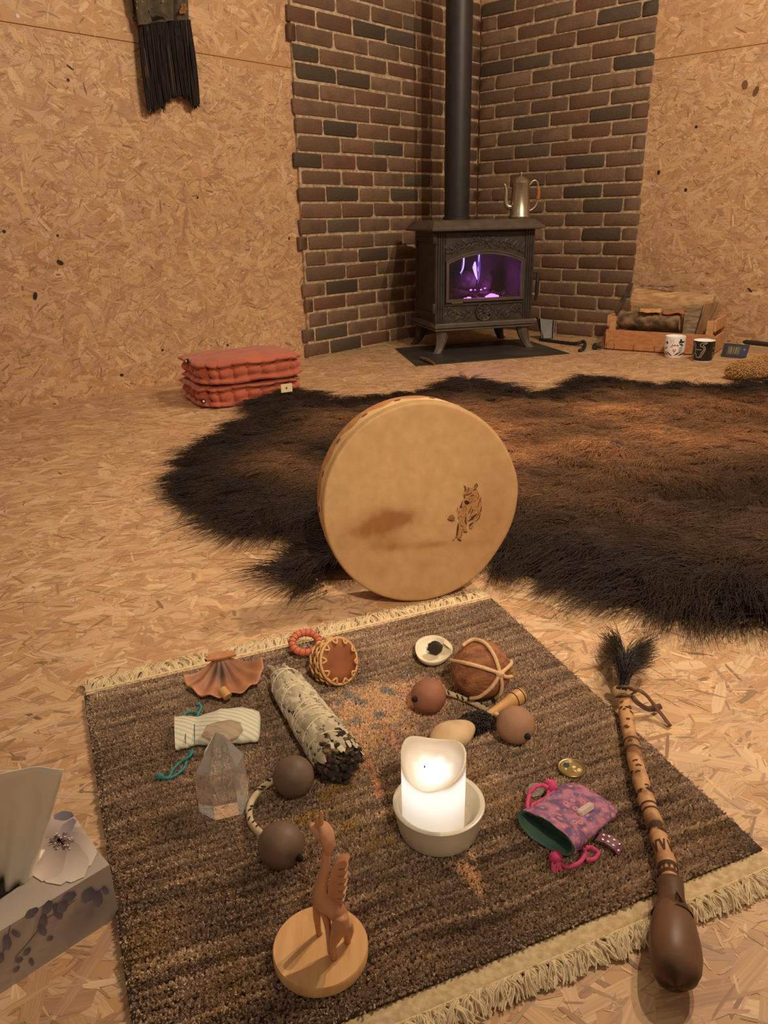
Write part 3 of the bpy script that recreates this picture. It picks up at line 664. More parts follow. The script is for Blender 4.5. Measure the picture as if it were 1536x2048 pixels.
# ================================================================== mugs
def mug(c, r, h, label, outer, white_base):
    c = np.asarray(c); t = thing('mug', label, 'mug', c, 'mugs on the floor by the crate')
    MW = mat('white_ceramic', s2l(232, 226, 214), rough=.2, spec=.6)
    rb = r * .84
    pr = [(rb * .9, 0), (rb, .002), (rb * 1.02, h * .06)]
    body = [(rb * 1.02, h * .06), (r * .955, h * .2), (r, h * .45), (r, h * .985)]
    g = G(); g.lathe(pr + [body[0]] , c, seg=36, cap=True); g.build('foot', MW, t, smooth=40)
    g = G(); g.lathe(body, c, seg=36, cap=False); bo = g.build('mug_wall', outer, t, smooth=True)
    g = G(); g.lathe([(r, h * .985), (r * .985, h), (r * .95, h * .99), (r * .93, h * .6), (r * .85, h * .12), (r * .02, h * .1)], c, seg=36, cap=False); g.build('mug_inside', MW, t, smooth=True)
    return t, bo
def wrapd(c, r, h, pts):                         # flat decal points (x in -1..1 across, z 0..1) on the mug wall facing the camera
    f = nz(np.array([-c[0], -c[1], 0])); rt = np.array([-f[1], f[0], 0]); out = []; nn = []
    for x, z in pts:
        a = math.asin(max(-.99, min(.99, x))); d = f * math.cos(a) + rt * math.sin(a); rad = np.interp(z, [.06, .2, .45, 1], [r * .86, r * .958, r * 1.0, r * 1.0]) + .0004
        out.append(np.asarray(c) + d * rad + np.array([0, 0, z * h])); nn.append(d)
    return out, nn
c1 = P(1347, 714); r1 = 19.3 * mpp(c1); h1 = .098
c2 = P(1404, 722); r2 = 20.5 * mpp(c2); h2 = .094
t1, b1 = mug(c1, r1, h1, 'white mug printed with red flower and dark leaves before crate', mat('white_ceramic', (1, 1, 1)), True)
t2, b2 = mug(c2, r2, h2, 'black mug with white line drawing and white rim', mat('black_glaze', s2l(30, 27, 27), rough=.25, spec=.6), True)
def decal(c, r, h, poly, col, g):
    q, nn = wrapd(c, r, h, poly); g.add(q, [tuple(range(len(q)))], col)
g = G(); red = s2l(176, 62, 48); grn = s2l(38, 58, 60); teal = s2l(110, 150, 150); yel = s2l(205, 170, 110)
decal(c1, r1, h1, [(-.45, .52), (-.05, .40), (.15, .42), (.42, .56), (.25, .66), (.1, .58), (0, .68), (-.1, .58), (-.25, .68), (-.3, .58)], red, g)
decal(c1, r1, h1, [(-.2, .42), (0, .26), (.2, .42)], red, g)
def leafd(c, r, h, x, z, ln, an, w, col):
    pts = []; bk_ = []
    for i in range(6):
        t = i / 5; px_, pz = x + ln * t * math.cos(an), z + ln * .45 * t * math.sin(an); ww = w * math.sin(math.pi * t) + .004
        pts.append((px_ - ww * math.sin(an), pz + ww * .45 * math.cos(an))); bk_.append((px_ + ww * math.sin(an), pz - ww * .45 * math.cos(an)))
    for i in range(5): decal(c, r, h, [pts[i], pts[i + 1], bk_[i + 1], bk_[i]], col, g)
for x, z, ln, an, w in ((.45, .72, .5, .3, .1), (.35, .70, .5, .9, .1), (.4, .68, .45, -.4, .09), (.5, .75, .4, 1.5, .08), (-.85, .75, .3, -.8, .07), (-.75, .65, .3, 1.6, .08)): leafd(c1, r1, h1, x, z, ln, an, w, grn)
for k in range(9): leafd(c1, r1, h1, -.8 + .2 * k, .10 + .03 * (k % 3), .5, 2.4 if k < 4 else .7, .045, s2l(46, 50, 52))
for k in range(5): leafd(c1, r1, h1, .35, .22 + .06 * k, .5, .5, .022, s2l(40, 44, 46))
leafd(c1, r1, h1, -.45, .9, .5, -1.4, .03, yel); leafd(c1, r1, h1, -.2, .92, .5, -1.5, .03, yel); leafd(c1, r1, h1, .6, .5, .4, 1.2, .05, teal); leafd(c1, r1, h1, -.9, .4, .4, .9, .06, teal)
g.build('floral_print', VC, b1, smooth=False, fix=False)
g = G(); ln = s2l(205, 196, 180)
for pts in ([(.28, .93), (.12, .93), (-.12, .92), (-.32, .86), (-.28, .76), (-.05, .72), (.05, .62), (-.1, .5), (-.22, .38), (-.28, .28)], [(.30, .93), (.18, .88), (-.0, .86), (-.05, .80), (.12, .72), (.15, .60), (.02, .45), (-.10, .33), (-.18, .25), (-.42, .24)],
            [(-.85, .92), (-.72, .8), (-.72, .68), (-.6, .6), (-.15, .6)], [(-.95, .8), (-.8, .76)], [(-.7, .6), (-.68, .48)], [(-.72, .45), (-.78, .35), (-.86, .24), (-.88, .12)], [(-.70, .45), (-.60, .35), (-.58, .24), (-.35, .25)], [(.95, .68), (.82, .66)], [(.82, .48), (.88, .36), (.85, .26)]):
    q, nn = wrapd(c2, r2, h2, [tuple(w) for w in spl([np.array(w) for w in pts], 4)]); g.strip(q, nn, .0010, ln)
g.build('line_drawing', VC, b2, smooth=False, fix=False)

# framed dark card, white tray and black pen-like stick, tan soft toy at the right edge
fa, fb = P(1442, 714), P(1491, 718); up = V(1450, 687, fa + np.array([0, .03, 0])) - fa; up2 = V(1500, 691, fb + np.array([0, .03, 0])) - fb
card = thing('tin_box', 'flat dark blue printed tin leaning beside the crate', 'tin', fa)
g = G(); g.prism([fa, fb, fb + up2, fa + up], (0.004, .014, 0)); g.build('lid', mat('dark_blue_tin', s2l(52, 52, 66), rough=.4, col2=s2l(40, 42, 54), scale=30), card, smooth=False)
g = G(); B = lambda x, y: (fa * (1 - x) + fb * x) * (1 - y) + ((fa + up) * (1 - x) + (fb + up2) * x) * y + nz(np.array([-.25, -1, .4])) * .0008
g.add([B(*q) for q in ((.16, .2), (.70, .22), (.70, .85), (.16, .85))], [(0, 1, 2, 3)], s2l(84, 78, 62)); g.add([B(*q) for q in ((.72, .15), (.95, .15), (.95, .9), (.72, .9))], [(0, 1, 2, 3)], s2l(56, 60, 98))
for k, (x, w) in enumerate(((.22, .05), (.30, .04), (.40, .05), (.50, .04), (.58, .06))): g.add([B(x, .35) , B(x + w, .32), B(x + w, .8), B(x, .78)], [(0, 1, 2, 3)], s2l(150, 140, 112) if k % 2 else s2l(118, 110, 88))
g.add([B(.80, .6), B(.88, .6), B(.88, .72), B(.80, .72)], [(0, 1, 2, 3)], s2l(130, 134, 170))
g.build('printed_picture', VC, card, smooth=False, fix=False)
tu = DR; tmn = -NR; ta = P(1474, 705); ta = ta + tmn * max(0.0, float(NR @ ta) + 3.928 - .125); tm = fr(ta, tu, tmn)
g = G(); R3 = lambda a, z: [tm(a, a, z), tm(.36 - a, a, z), tm(.36 - a, .115 - a, z), tm(a, .115 - a, z)]
g.loft([R3(.02, 0), R3(0, .035), R3(.006, .036), R3(.026, .006)]); tag(g.build('white_tray', mat('white_tray', s2l(222, 206, 182), rough=.4), smooth=False), 'shallow white tray against the right wall behind the tin', 'tray')
g = G(); g.tube(spl([tm(.015, .02, .049), tm(.09, .012, .049), tm(.17, .004, .047)], 5), [.006] + [.011] * 9 + [.006], seg=10); tag(g.build('black_stick', M_PIPE), 'short thick black stick resting across the white tray', 'stick')

# ================================================================== soft toy at the right edge
tb0 = P(1500, 752)
toy = thing('plush_toy', 'tan plush toy with stubby fluffy limbs at the right edge', 'toy', tb0)
M_TAN = mat('tan_plush', s2l(206, 162, 104), rough=.95, attr=True, sheen=.3)
M_TANB = mat('tan_plush_base', s2l(200, 156, 100), rough=.95)
def furball(g, c, axes, m3, n, ln, col, out_pts, out_cols, seed, droop=.3):
    rng = np.random.default_rng(seed); g.ball(c, 1.0, axes[0], axes[1], axes[2], m=m3)
    d = rng.normal(size=(n, 3)); d /= np.linalg.norm(d, axis=1)[:, None]
    p = d * np.array(axes); nn = d / np.array(axes); nn /= np.linalg.norm(nn, axis=1)[:, None]
    p = p @ m3.T + np.asarray(c); nn = nn @ m3.T
    fl = np.asarray(m3 @ np.array([-1.0, 0, 0])); k = 4; L = ln * rng.uniform(.6, 1.2, n); pts = []
    for i in range(k):
        t = i / (k - 1); pts.append(p + (nn * (t - .3 * t * t)[..., None] if False else nn * (t * .7) + fl * t * t * .5 + np.array([0, 0, -droop]) * t * t + rng.normal(size=(n, 3)) * .10 * t) * L[:, None])
    out_pts.append(np.stack(pts, 1)); out_cols.append(np.array(col) * rng.uniform(.75, 1.15, (n, 1)))
def rotz(a): c, s_ = math.cos(a), math.sin(a); return np.array([[c, -s_, 0], [s_, c, 0], [0, 0, 1.0]])
tc_ = s2l(205, 160, 102)
for nm, px_, z, axs, a, sd in (('paw', (1498, 738), .038, (.085, .045, .036), .15, 1), ('paw', (1530, 728), .050, (.080, .040, .032), .30, 2), ('body', (1640, 726), .060, (.11, .07, .055), .1, 3)):
    g = G(); pp = []; cc = []; c = P(*px_, z); furball(g, c, axs, rotz(a), 5200, .013, tc_, pp, cc, sd); o = g.build(nm, M_TANB, toy); hair('fur', np.concatenate(pp), .0008, np.concatenate(cc), M_TAN, o)

# ================================================================== red folded cushion
ca, cb = P(418, 823), P(606, 797); cbk = P(381, 776)
ku = nz(cb - ca); kv = np.array([-ku[1], ku[0], 0]); kw = float(np.linalg.norm(cb - ca)) + .028; kd = .30; km = fr(ca - ku * .006, ku, kv)
cush = thing('floor_cushion', 'terracotta tufted futon cushion folded double on the floor', 'cushion', ca)
M_TERR = mat('terracotta_cotton', s2l(186, 100, 72), rough=.92, col2=s2l(170, 86, 62), scale=12, bump=.35, bscale=220, sheen=.25)
def futon(z0, z1, sh, over):
    g = G(); rows = []; w, d = kw, kd; r = .028
    zs = [(0, .030), (.012, .006), (.06, -.004), (.14, -.009), (.21, -.002), (.27, .008), (.36, .001), (.5, -.004), (.64, .001), (.73, .008), (.79, -.002), (.86, -.010), (.94, -.003), (.985, .010), (1, .030)]
    per = []
    n = 26
    def edge(p, q, m_):
        for i in range(m_): t = i / m_; per.append((p[0] + (q[0] - p[0]) * t, p[1] + (q[1] - p[1]) * t))
    edge((0, 0), (w, 0), 84); edge((w, 0), (w, d), 56); edge((w, d), (0, d), 84); edge((0, d), (0, 0), 56)
    cx, cy = w / 2, d / 2
    for t, ins in zs:
        ring = []
        for i, (x, y) in enumerate(per):
            nx = 0; ny = 0; e = 1e-6
            if y < e: ny = -1
            elif y > d - e: ny = 1
            if x < e: nx = -1
            elif x > w - e: nx = 1
            s_ = x if abs(ny) else y; pin = abs(math.sin(math.pi * s_ / .056)) ** .3
            kx = ins + (.020 * (1 - pin) * (1 - abs(2 * t - 1) ** 4) if .04 < t < .96 else 0)
            xx = cx + (x - cx) * (1 - 2 * kx / w); yy = cy + (y - cy) * (1 - 2 * kx / d)
            ax_ = min(x, w - x); ay_ = min(y, d - y); rc = max(0, .045 - math.hypot(ax_, ay_)) * .55
            q = km(xx + (rc if x < cx else -rc), yy + (rc if y < cy else -rc) + over, 0)
            q[2] = z0 + (z1 - z0) * t + .0025 * math.sin(s_ * 37 + t * 3); q = q + ku * sh * t; ring.append(q)
        rows.append(ring)
    g.loft(rows, cap=False)
    # puffed top and bottom
    for ring, sg, zz in ((rows[-1], 1, z1), (rows[0], -1, z0)):
        cc = np.mean(ring, 0); prev = ring
        for k_, lift in ((.9, .003), (.75, .006), (.6, .008), (.45, .009), (.3, .0095), (.15, .010)):
            cur = [np.array([*(cc + (np.asarray(q) - cc) * k_)[:2], zz + (lift if sg > 0 else 0.0) + .0016 * math.sin((cc + (np.asarray(q) - cc) * k_)[0] * 70) * math.sin((cc + (np.asarray(q) - cc) * k_)[1] * 55)]) for q in ring]; g.loft([prev, cur], cap=False); prev = cur
        g.add(prev, [tuple(range(len(prev)))])
    return g
hz = .168
lo_ = futon(.002, .082, -.012, .012).build('lower_fold', M_TERR, cush)
hi_ = futon(.086, hz, -.008, .0).build('upper_fold', M_TERR, cush)
g = G(); q = V(573, 777, ca + kv * -.012); g.prism([q + ku * x + EZ * z for x, z in ((-.020, -.013), (.022, -.013), (.022, .016), (-.020, .016))], kv * .003); lab = g.build('care_label', mat('label_cloth', s2l(226, 204, 164), rough=.8), hi_, smooth=False); lab['label'] = 'cream sewn-in label'
g = G(); g.ball(q - kv * .001 + EZ * .002, .003, seg=8, rings=6); g.build('print_dot', M_SOOT, lab)
for nm_, pxy in (('toggle', (406, 802)), ('toggle', (377, 722))):
    q = V(*pxy, (ca if pxy[1] > 760 else ca + kv * .12) - kv * .008); g = G(); g.lathe([(.0085, 0), (.0085, .006), (.004, .007)], q, -kv if pxy[1] > 760 else -ku, seg=14); tg = g.build(nm_, M_SOOT, lo_ if pxy[1] > 760 else hi_)
    g = G(); g.ball(q - (kv if pxy[1] > 760 else ku) * .007, .0045, seg=10, rings=6); g.build('button', mat('button_white', s2l(220, 205, 180), rough=.5), tg) if False else g.build('button', mat('button_white', s2l(220, 205, 180), rough=.5), lo_ if pxy[1] > 760 else hi_)

# ================================================================== shawl hanging on the wall
def wl3(x, y, off=.012): return onplane(x, y, NL, -2.793 + off)
shawl = thing('fringed_shawl', 'grey-brown shawl with long black fringe hanging on the left wall', 'shawl', wl3(325, 220))
M_SH = mat('shawl_cloth', s2l(88, 78, 62), rough=.95, col2=s2l(70, 62, 50), scale=60, sheen=.2)
M_SH2 = mat('black_fringe', s2l(34, 28, 26), rough=.85, attr=True)
def panel(pts, off0, name, parent, fold):
    # pts: left-top, right-top, right-bottom, left-bottom in pixels
    a, b, c, d = [wl3(*q, off0) for q in pts]; g = G(); nu, nv = 24, 12; A = []; Bk = []
    for j in range(nv + 1):
        for i in range(nu + 1):
            u, w = i / nu, j / nv; q = (a * (1 - u) + b * u) * (1 - w) + (d * (1 - u) + c * u) * w + NL * (.010 * math.sin(u * 9 + fold) + .006 * math.sin(u * 21 + fold * 2))
            A.append(q); Bk.append(q - NL * .003)
    k = nu + 1; fs = [(j * k + i, j * k + i + 1, (j + 1) * k + i + 1, (j + 1) * k + i) for j in range(nv) for i in range(nu)]; N_ = len(A)
    g.add(A + Bk, fs + [tuple(q + N_ for q in f[::-1]) for f in fs] + [(j * k, (j + 1) * k, (j + 1) * k + N_, j * k + N_) for j in range(nv)] + [(j * k + nu, (j + 1) * k + nu, (j + 1) * k + nu + N_, j * k + nu + N_) for j in range(nv)])
    return g.build(name, M_SH, parent)
p_a = panel([(245, -140), (345, -140), (346, 41), (275, 51)], .042, 'cloth', shawl, .4)
p_b = panel([(325, -140), (375, -140), (381, 40), (330, 43)], .030, 'cloth_underfold', shawl, 2.0)
p_c = panel([(236, -140), (262, -140), (284, 56), (262, 20)], .030, 'cloth_edge', shawl, 1.0)
# woven mark and golden specks
g = G(); mk = [(301, 18), (307, 19), (313, 23), (317, 28), (322, 28), (328, 31), (336, 35)]
g.strip([wl3(x, y, .060) for x, y in mk], NL, [.003, .006, .005, .007, .008, .006, .002], s2l(46, 40, 34)); 
for x, y in ((274, 4), (285, 3), (274, 16), (325, 3), (327, 2)): g.strip([wl3(x - 1, y, .058), wl3(x + 1, y, .058)], NL, .0025, s2l(150, 118, 50))
for x, y in ((366, 12), (364, 18), (368, 22), (371, 16), (362, 23), (369, 10)): g.strip([wl3(x - 3, y, .050), wl3(x, y + 1, .050), wl3(x + 3, y, .050)], NL, .006, s2l(138, 92, 40))
g.build('woven_pattern', VC, p_a, smooth=False, fix=False)['kind'] = 'stuff'
rng = np.random.default_rng(5); nF = 520
tt = rng.uniform(0, 1, nF); x0 = 276 + tt * 104; y0 = 50 - 8 * tt; bx = 297 + tt * 101
yl = np.interp(tt, [0, .12, .22, .3, .33, .45, .62, .8, .86, .93, 1], [222, 224, 214, 222, 205, 196, 192, 196, 212, 216, 212]) + rng.normal(0, 3, nF)
pts = []
for i in range(nF):
    o1, o2 = rng.uniform(.020, .044), rng.uniform(.012, .046); jx = rng.normal(0, 2.2)
    row = []
    for t in np.linspace(0, 1, 6): row.append(wl3(x0[i] + (bx[i] - x0[i]) * t + jx * math.sin(t * 2.6), y0[i] + (yl[i] - y0[i]) * t - 3, o1 + (o2 - o1) * t))
    pts.append(row)
fc = np.array(s2l(36, 30, 28)) * rng.uniform(.6, 1.3, (nF, 1)); kk = rng.random(nF) < .05; fc[kk] = np.array(s2l(96, 80, 56))
hair('fringe', np.array(pts), .0019, fc, M_SH2, shawl)

DG = np.array([.0682, 1.1915, .0035]); DY, DLN, DRX, DRY, DT = .2252, .0624, .1696, .1748, .070
dn = np.array([math.sin(DY) * math.cos(DLN), -math.cos(DY) * math.cos(DLN), math.sin(DLN)]); dax = np.array([math.cos(DY), math.sin(DY), 0]); day = np.cross(dax, -dn)
if day[2] < 0: day = -day
# ================================================================== shaggy brown hide
HP = [(372, 1012), (368, 985), (385, 945), (430, 895), (480, 865), (520, 848), (530, 812), (565, 795), (620, 795), (680, 812), (760, 805), (820, 800), (880, 790), (905, 772), (940, 762), (985, 775), (1040, 795), (1110, 795), (1150, 775), (1180, 762), (1235, 770), (1310, 782), (1390, 780), (1460, 788), (1536, 775), (1640, 790), (1800, 850), (1950, 1000), (2000, 1200), (1850, 1300),
      (1690, 1268), (1536, 1248), (1420, 1238), (1300, 1215), (1180, 1178), (1080, 1150), (1000, 1135), (900, 1140), (780, 1150), (690, 1172), (620, 1170), (575, 1150), (580, 1118), (640, 1095), (660, 1075), (580, 1062), (500, 1066), (440, 1050), (455, 1018), (430, 1010)]
HPW = np.array([P(x, y, .012)[:2] for x, y in HP]); HPW = np.array(spl(HPW, 3, closed=True))
hide = thing('fur_hide', 'large shaggy dark brown animal hide spread on the floor behind the drum', 'fur rug', (*HPW.mean(0), 0))
nH1 = Noise(3, 3.0); nH2 = Noise(4, 9.0); nH3 = Noise(8, 1.4)
def hide_h(q, d): return .004 + (.040 + .012 * nH1(q)) * (1 - np.exp(-d / .05)) + .004 * nH2(q) * sstep(0, .05, d)
lo = HPW.min(0); hi = HPW.max(0); st_ = .022
gx = np.arange(lo[0], hi[0], st_); gy = np.arange(lo[1], hi[1], st_); GX, GY = np.meshgrid(gx, gy, indexing='ij'); Q = np.c_[GX.ravel(), GY.ravel()]
ins = inpoly(Q, HPW); dd, _ = polydist(Q, HPW); Z = hide_h(Q, dd); Z[~ins] = 0.002
idx = np.arange(len(Q)).reshape(GX.shape); cells = []
for i in range(len(gx) - 1):
    for j in range(len(gy) - 1):
        f = (idx[i, j], idx[i + 1, j], idx[i + 1, j + 1], idx[i, j + 1])
        if all(ins[k] for k in f) and not any((np.r_[Q[k] - DG[:2], 0] @ -dn < .12) and abs(np.r_[Q[k] - DG[:2], 0] @ dax) < .17 for k in f): cells.append(f)
used = sorted({k for f in cells for k in f}); rm = {k: i for i, k in enumerate(used)}
g = G(); g.add([(Q[k, 0], Q[k, 1], Z[k]) for k in used], [tuple(rm[k] for k in f) for f in cells]); skin = g.build('skin', mat('hide_skin', s2l(58, 40, 30), rough=.95), hide)
M_FUR = mat('brown_fur', (1, 1, 1), rough=.55, attr=True, spec=.25)
rng = np.random.default_rng(77); NF = 165000
q = rng.uniform(lo, hi, (int(NF * 2.1), 2)); q = q[inpoly(q, HPW)]
cdist = np.linalg.norm(q, axis=1); keep = rng.random(len(q)) < np.clip(2.6 / cdist, .35, 1.0); q = q[keep]
_dv = np.c_[q - DG[:2], np.zeros(len(q))]; q = q[~((_dv @ -dn < .135) & (np.abs(_dv @ dax) < .16))][:NF]
d, vec = polydist(q, HPW); n_ = len(q)
cell = np.floor(q / .045 + 1.2 * np.c_[nH2(q * .8), nH2(q * .8 + 5)] * .4).astype(int); hsh = (cell[:, 0] * 73856093 ^ cell[:, 1] * 19349663) & 0xffff
crng = np.random.default_rng(1).uniform(-1, 1, (65536, 3))[hsh]
edge = np.exp(-d / .10)
fa_ = 3.6 + 1.1 * nH3(q) + .5 * nH1(q)                                   # combed direction of the inner coat
flow = np.c_[np.cos(fa_), np.sin(fa_)] * (1 - edge)[:, None] * .8 + vec * edge[:, None] * 1.2 + crng[:, :2] * .45 + rng.normal(0, .16, (n_, 2))
upw = .50 + .25 * crng[:, 2] + .35 * edge + rng.normal(0, .08, n_)
L = (.036 + .030 * edge + .010 * crng[:, 2]) * rng.uniform(.7, 1.25, n_)
root = np.c_[q, np.maximum(hide_h(q, d) - .002, .003)]; K = 5; pts = np.zeros((n_, K, 3))
dirv = np.c_[flow, np.zeros(n_)]; wv = rng.normal(0, .12, (n_, 2))
for i in range(K):
    t = i / (K - 1); z = (upw * t - .75 * t * t * (upw * .9 + .1)); pts[:, i] = root + L[:, None] * (dirv * (t * .55 + .45 * t * t) + np.c_[wv * math.sin(t * 5), z])
pts[..., 2] = np.maximum(pts[..., 2], .004 + .010 * np.linspace(0, 1, K)[None] * rng.random((n_, 1)))
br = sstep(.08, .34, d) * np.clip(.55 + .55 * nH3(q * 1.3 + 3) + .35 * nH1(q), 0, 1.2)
# coat colour with shade painted in: paler far side, darker front and left lobes
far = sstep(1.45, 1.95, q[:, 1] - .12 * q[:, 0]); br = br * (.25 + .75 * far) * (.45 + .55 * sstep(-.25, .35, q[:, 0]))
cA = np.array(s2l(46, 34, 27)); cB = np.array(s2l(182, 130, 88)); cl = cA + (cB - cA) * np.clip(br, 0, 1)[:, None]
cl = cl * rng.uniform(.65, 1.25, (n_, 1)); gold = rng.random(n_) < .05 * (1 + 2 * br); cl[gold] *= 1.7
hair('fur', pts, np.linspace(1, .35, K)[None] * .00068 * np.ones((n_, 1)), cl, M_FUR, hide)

# ================================================================== frame drum
DC = DG + day * DRY
def dshape(a):                                    # slightly uneven hoop
    a = (a + math.pi) % (2 * math.pi) - math.pi; k = 1 + .004 * math.sin(3 * a + 1)
    k += .012 * math.exp(-((a - .12) / .18) ** 2) - .022 * math.exp(-((a + .62) / .30) ** 2)
    return k
def dp(a, r=1.0, off=0.0): k = dshape(a) * r; return DC + DRX * k * math.cos(a) * dax + DRY * k * math.sin(a) * day + dn * off
drum = thing('frame_drum', 'round hide frame drum painted with running wolf standing on edge', 'drum', DG)
M_HIDE = mat('drum_hide', (1, 1, 1), rough=.55, attr=True, spec=.35, col2=(.9, .87, .84), scale=60)
NA = 96; g = G(); vs = []; cs = []
_nt = M_HIDE.node_tree; _b = _nt.nodes['Principled BSDF']; _tl = _nt.nodes.new('ShaderNodeBsdfTranslucent'); _ms = _nt.nodes.new('ShaderNodeMixShader'); _ms.inputs[0].default_value = .34   # rawhide lets light through
_nt.links.new(_b.inputs['Base Color'].links[0].from_socket, _tl.inputs[0]); _nt.links.new(_b.outputs[0], _ms.inputs[1]); _nt.links.new(_tl.outputs[0], _ms.inputs[2]); _nt.links.new(_ms.outputs[0], _nt.nodes['Material Output'].inputs['Surface'])
nd1 = Noise(21, 9.0); nd2 = Noise(22, 26.0); nd3 = Noise(23, 60.0)
rs = [0.0] + list(np.linspace(.03, .985, 44)); base = np.array(s2l(232, 194, 140)); stain = np.array(s2l(182, 128, 82)); pinkish = np.array(s2l(208, 160, 112))
def px2d(x, y): w = onplane(x, y, dn, float(dn @ DC)) - DC; return float(w @ dax), float(w @ day)
blobs = [((770, 1045), .030, .020, 1.0), ((800, 1035), .030, .012, .8), ((740, 1060), .030, .012, .8), ((765, 1090), .030, .010, .55), ((860, 1090), .035, .006, .7), ((790, 1095), .02, .006, .5), ((940, 1088), .03, .008, .35), ((760, 1140), .016, .012, .35), ((850, 1130), .020, .012, .3), ((690, 1085), .02, .02, .3), ((985, 1010), .03, .05, .35), ((830, 1180), .05, .02, .2)]
bl2 = [(px2d(*b[0]), b[1] * 1.15, b[2] * 1.15, b[3]) for b in blobs]
def hidecol(lx, ly):
    q = np.array([[lx, ly]]); n1, n2, n3 = float(nd1(q)[0]), float(nd2(q)[0]), float(nd3(q)[0])
    s_ = 0
    for (bx_, by_), sx_, sy_, w in bl2: s_ += w * math.exp(-((lx - bx_) / sx_) ** 2 - ((ly - by_) / sy_) ** 2)
    s_ = s_ * (1 + .45 * n2 + .2 * n3); low = sstep(.03, -.10, ly) * .35 + sstep(0, .17, lx) * .35
    c = base * (1 + .07 * n1 + .05 * n2 + .03 * n3); c = c + (pinkish - c) * np.clip(low + .25 * n1, 0, 1); return c + (stain - c) * min(1, max(0, s_))
ring_i = []
for i, r in enumerate(rs):
    for j in range(NA if i else 1):
        a = 2 * math.pi * j / NA; w = dp(a, r, -.0012 * (1 - r * r)); vs.append(w); lw = w - DC; cs.append(tuple(hidecol(float(lw @ dax), float(lw @ day))))
edgec = tuple(np.array(s2l(214, 178, 128)))
for r, off in ((1.0, -.002), (1.007, -.006), (1.008, -.012)):
    for j in range(NA): vs.append(dp(2 * math.pi * j / NA, r, off)); cs.append(edgec if off < -.003 else tuple(s2l(196, 160, 112)))
fs = [(0, 1 + j, 1 + (j + 1) % NA) for j in range(NA)]; R_ = len(rs) - 1 + 3
for i in range(R_ - 1):
    o = 1 + i * NA
    for j in range(NA): fs.append((o + j, o + (j + 1) % NA, o + NA + (j + 1) % NA, o + NA + j))
g.add(vs, fs, cs); head = g.build('drumhead', M_HIDE, drum)
# wooden hoop behind with the lapped hide scallops and lacing holes
M_HOOP = mat('drum_hoop', s2l(190, 138, 88), rough=.6, col2=s2l(168, 116, 72), scale=20, stretch=(1, 1, 6))
g = G(); g.loft([[dp(2 * math.pi * j / NA, r, off) for j in range(NA)] for r, off in ((1.0, -.010), (1.0, -DT), (.955, -DT), (.955, -.010), (1.0, -.010))], cap=False); g.build('hoop', M_HOOP, drum, smooth=40)
g = G(); rows = []; M_LAP = mat('hide_lap', s2l(220, 186, 134), rough=.6, col2=s2l(204, 166, 114), scale=30)
NB = 192; lap = lambda a: -.028 - .017 * abs(math.cos(a * 9)) ** 1.6
for k in range(6): rows.append([dp(2 * math.pi * j / NB, 1.009, -.010 + (lap(2 * math.pi * j / NB) + .010) * k / 5) for j in range(NB)])
rows.append([dp(2 * math.pi * j / NB, 1.000, lap(2 * math.pi * j / NB) - .001) for j in range(NB)])
g.loft(rows, cap=False); lapo = g.build('hide_edge', M_LAP, drum)
for k in range(18):
    a = k * math.pi / 9; g = G(); c = dp(a, 1.0095, -.036); out = nz(c - (DC + dn * float((c - DC) @ dn))); tg_ = np.cross(out, dn); ring = [c + out * .0006 + tg_ * .006 * math.cos(t) + dn * .0045 * math.sin(t) for t in [2 * math.pi * j / 10 for j in range(10)]]; ring2 = [c + out * .0002 + (q_ - c) * .6 for q_ in ring]
    g.loft([ring, ring2], cap=True); g.build('lacing_hole', mat('lacing_hole', s2l(120, 72, 42), rough=.8), lapo, smooth=False)
g = G()
for k in range(9):
    a = k * math.pi / 9 + .05; g.tube([dp(a, .985, -.05), DC - dn * .052, dp(a + math.pi, .985, -.05)], .0016, seg=6)
lc = g.build('lacing', M_LAP, drum); lc['kind'] = 'stuff'
# the wolf drawing, flat on the hide
def wp(x, y): return onplane(880 + x / 13.65, 950 + y / 13.65, dn, float(dn @ DC)) + dn * .0006
WPOLY = dict(head=[(650, 290), (700, 345), (760, 330), (900, 350), (945, 250), (1000, 230), (1022, 290), (990, 370), (1040, 460), (1062, 560), (1020, 660), (900, 720), (820, 780), (740, 808), (670, 780), (650, 700), (665, 600), (640, 540), (662, 440), (680, 385)],
    body=[(620, 690), (560, 830), (505, 980), (490, 1150), (560, 1160), (650, 1110), (700, 1150), (760, 1250), (850, 1230), (960, 1150), (1100, 1050), (1150, 900), (1130, 700), (1105, 600), (1040, 640), (900, 760), (740, 830)],
    leg1=[(500, 1150), (555, 1380), (620, 1400), (635, 1540), (740, 1550), (722, 1380), (700, 1150)], leg2=[(540, 1320), (480, 1500), (455, 1700), (480, 1760), (570, 1790), (590, 1650), (615, 1420)],
    leg3=[(500, 1320), (462, 1500), (425, 1700), (350, 1770), (470, 1700), (520, 1400)], leg4=[(1105, 1040), (1060, 1180), (960, 1300), (880, 1460), (800, 1460), (790, 1390), (850, 1330), (920, 1210), (1000, 1080)], tail=[(200, 1200), (250, 1110), (330, 1080), (412, 1170), (380, 1240), (270, 1250)])
g = G(); rw = random.Random(3)
ba = np.array(s2l(170, 122, 76)); bt = np.array(s2l(142, 92, 58))
import bmesh as _bm
for k, p in WPOLY.items():
    c = ba if k not in ('tail', 'leg3') else bt
    # sub-triangulate as a fan from the centroid strip (shapes are close to convex per strip)
    from mathutils.geometry import tessellate_polygon
    pv = [wp(*w) for w in p]; tri = tessellate_polygon([[Vector((w[0], w[1], 0)) for w in p]]); g.add(pv, [tuple(t) for t in tri], tuple(c))
def stroke(pts, w, c): g.strip([wp(*q_) + dn * .0003 for q_ in pts], dn, [w * .00011 * f for f in np.r_[.5, np.ones(max(0, len(pts) - 2)), .4][:len(pts)]], c)
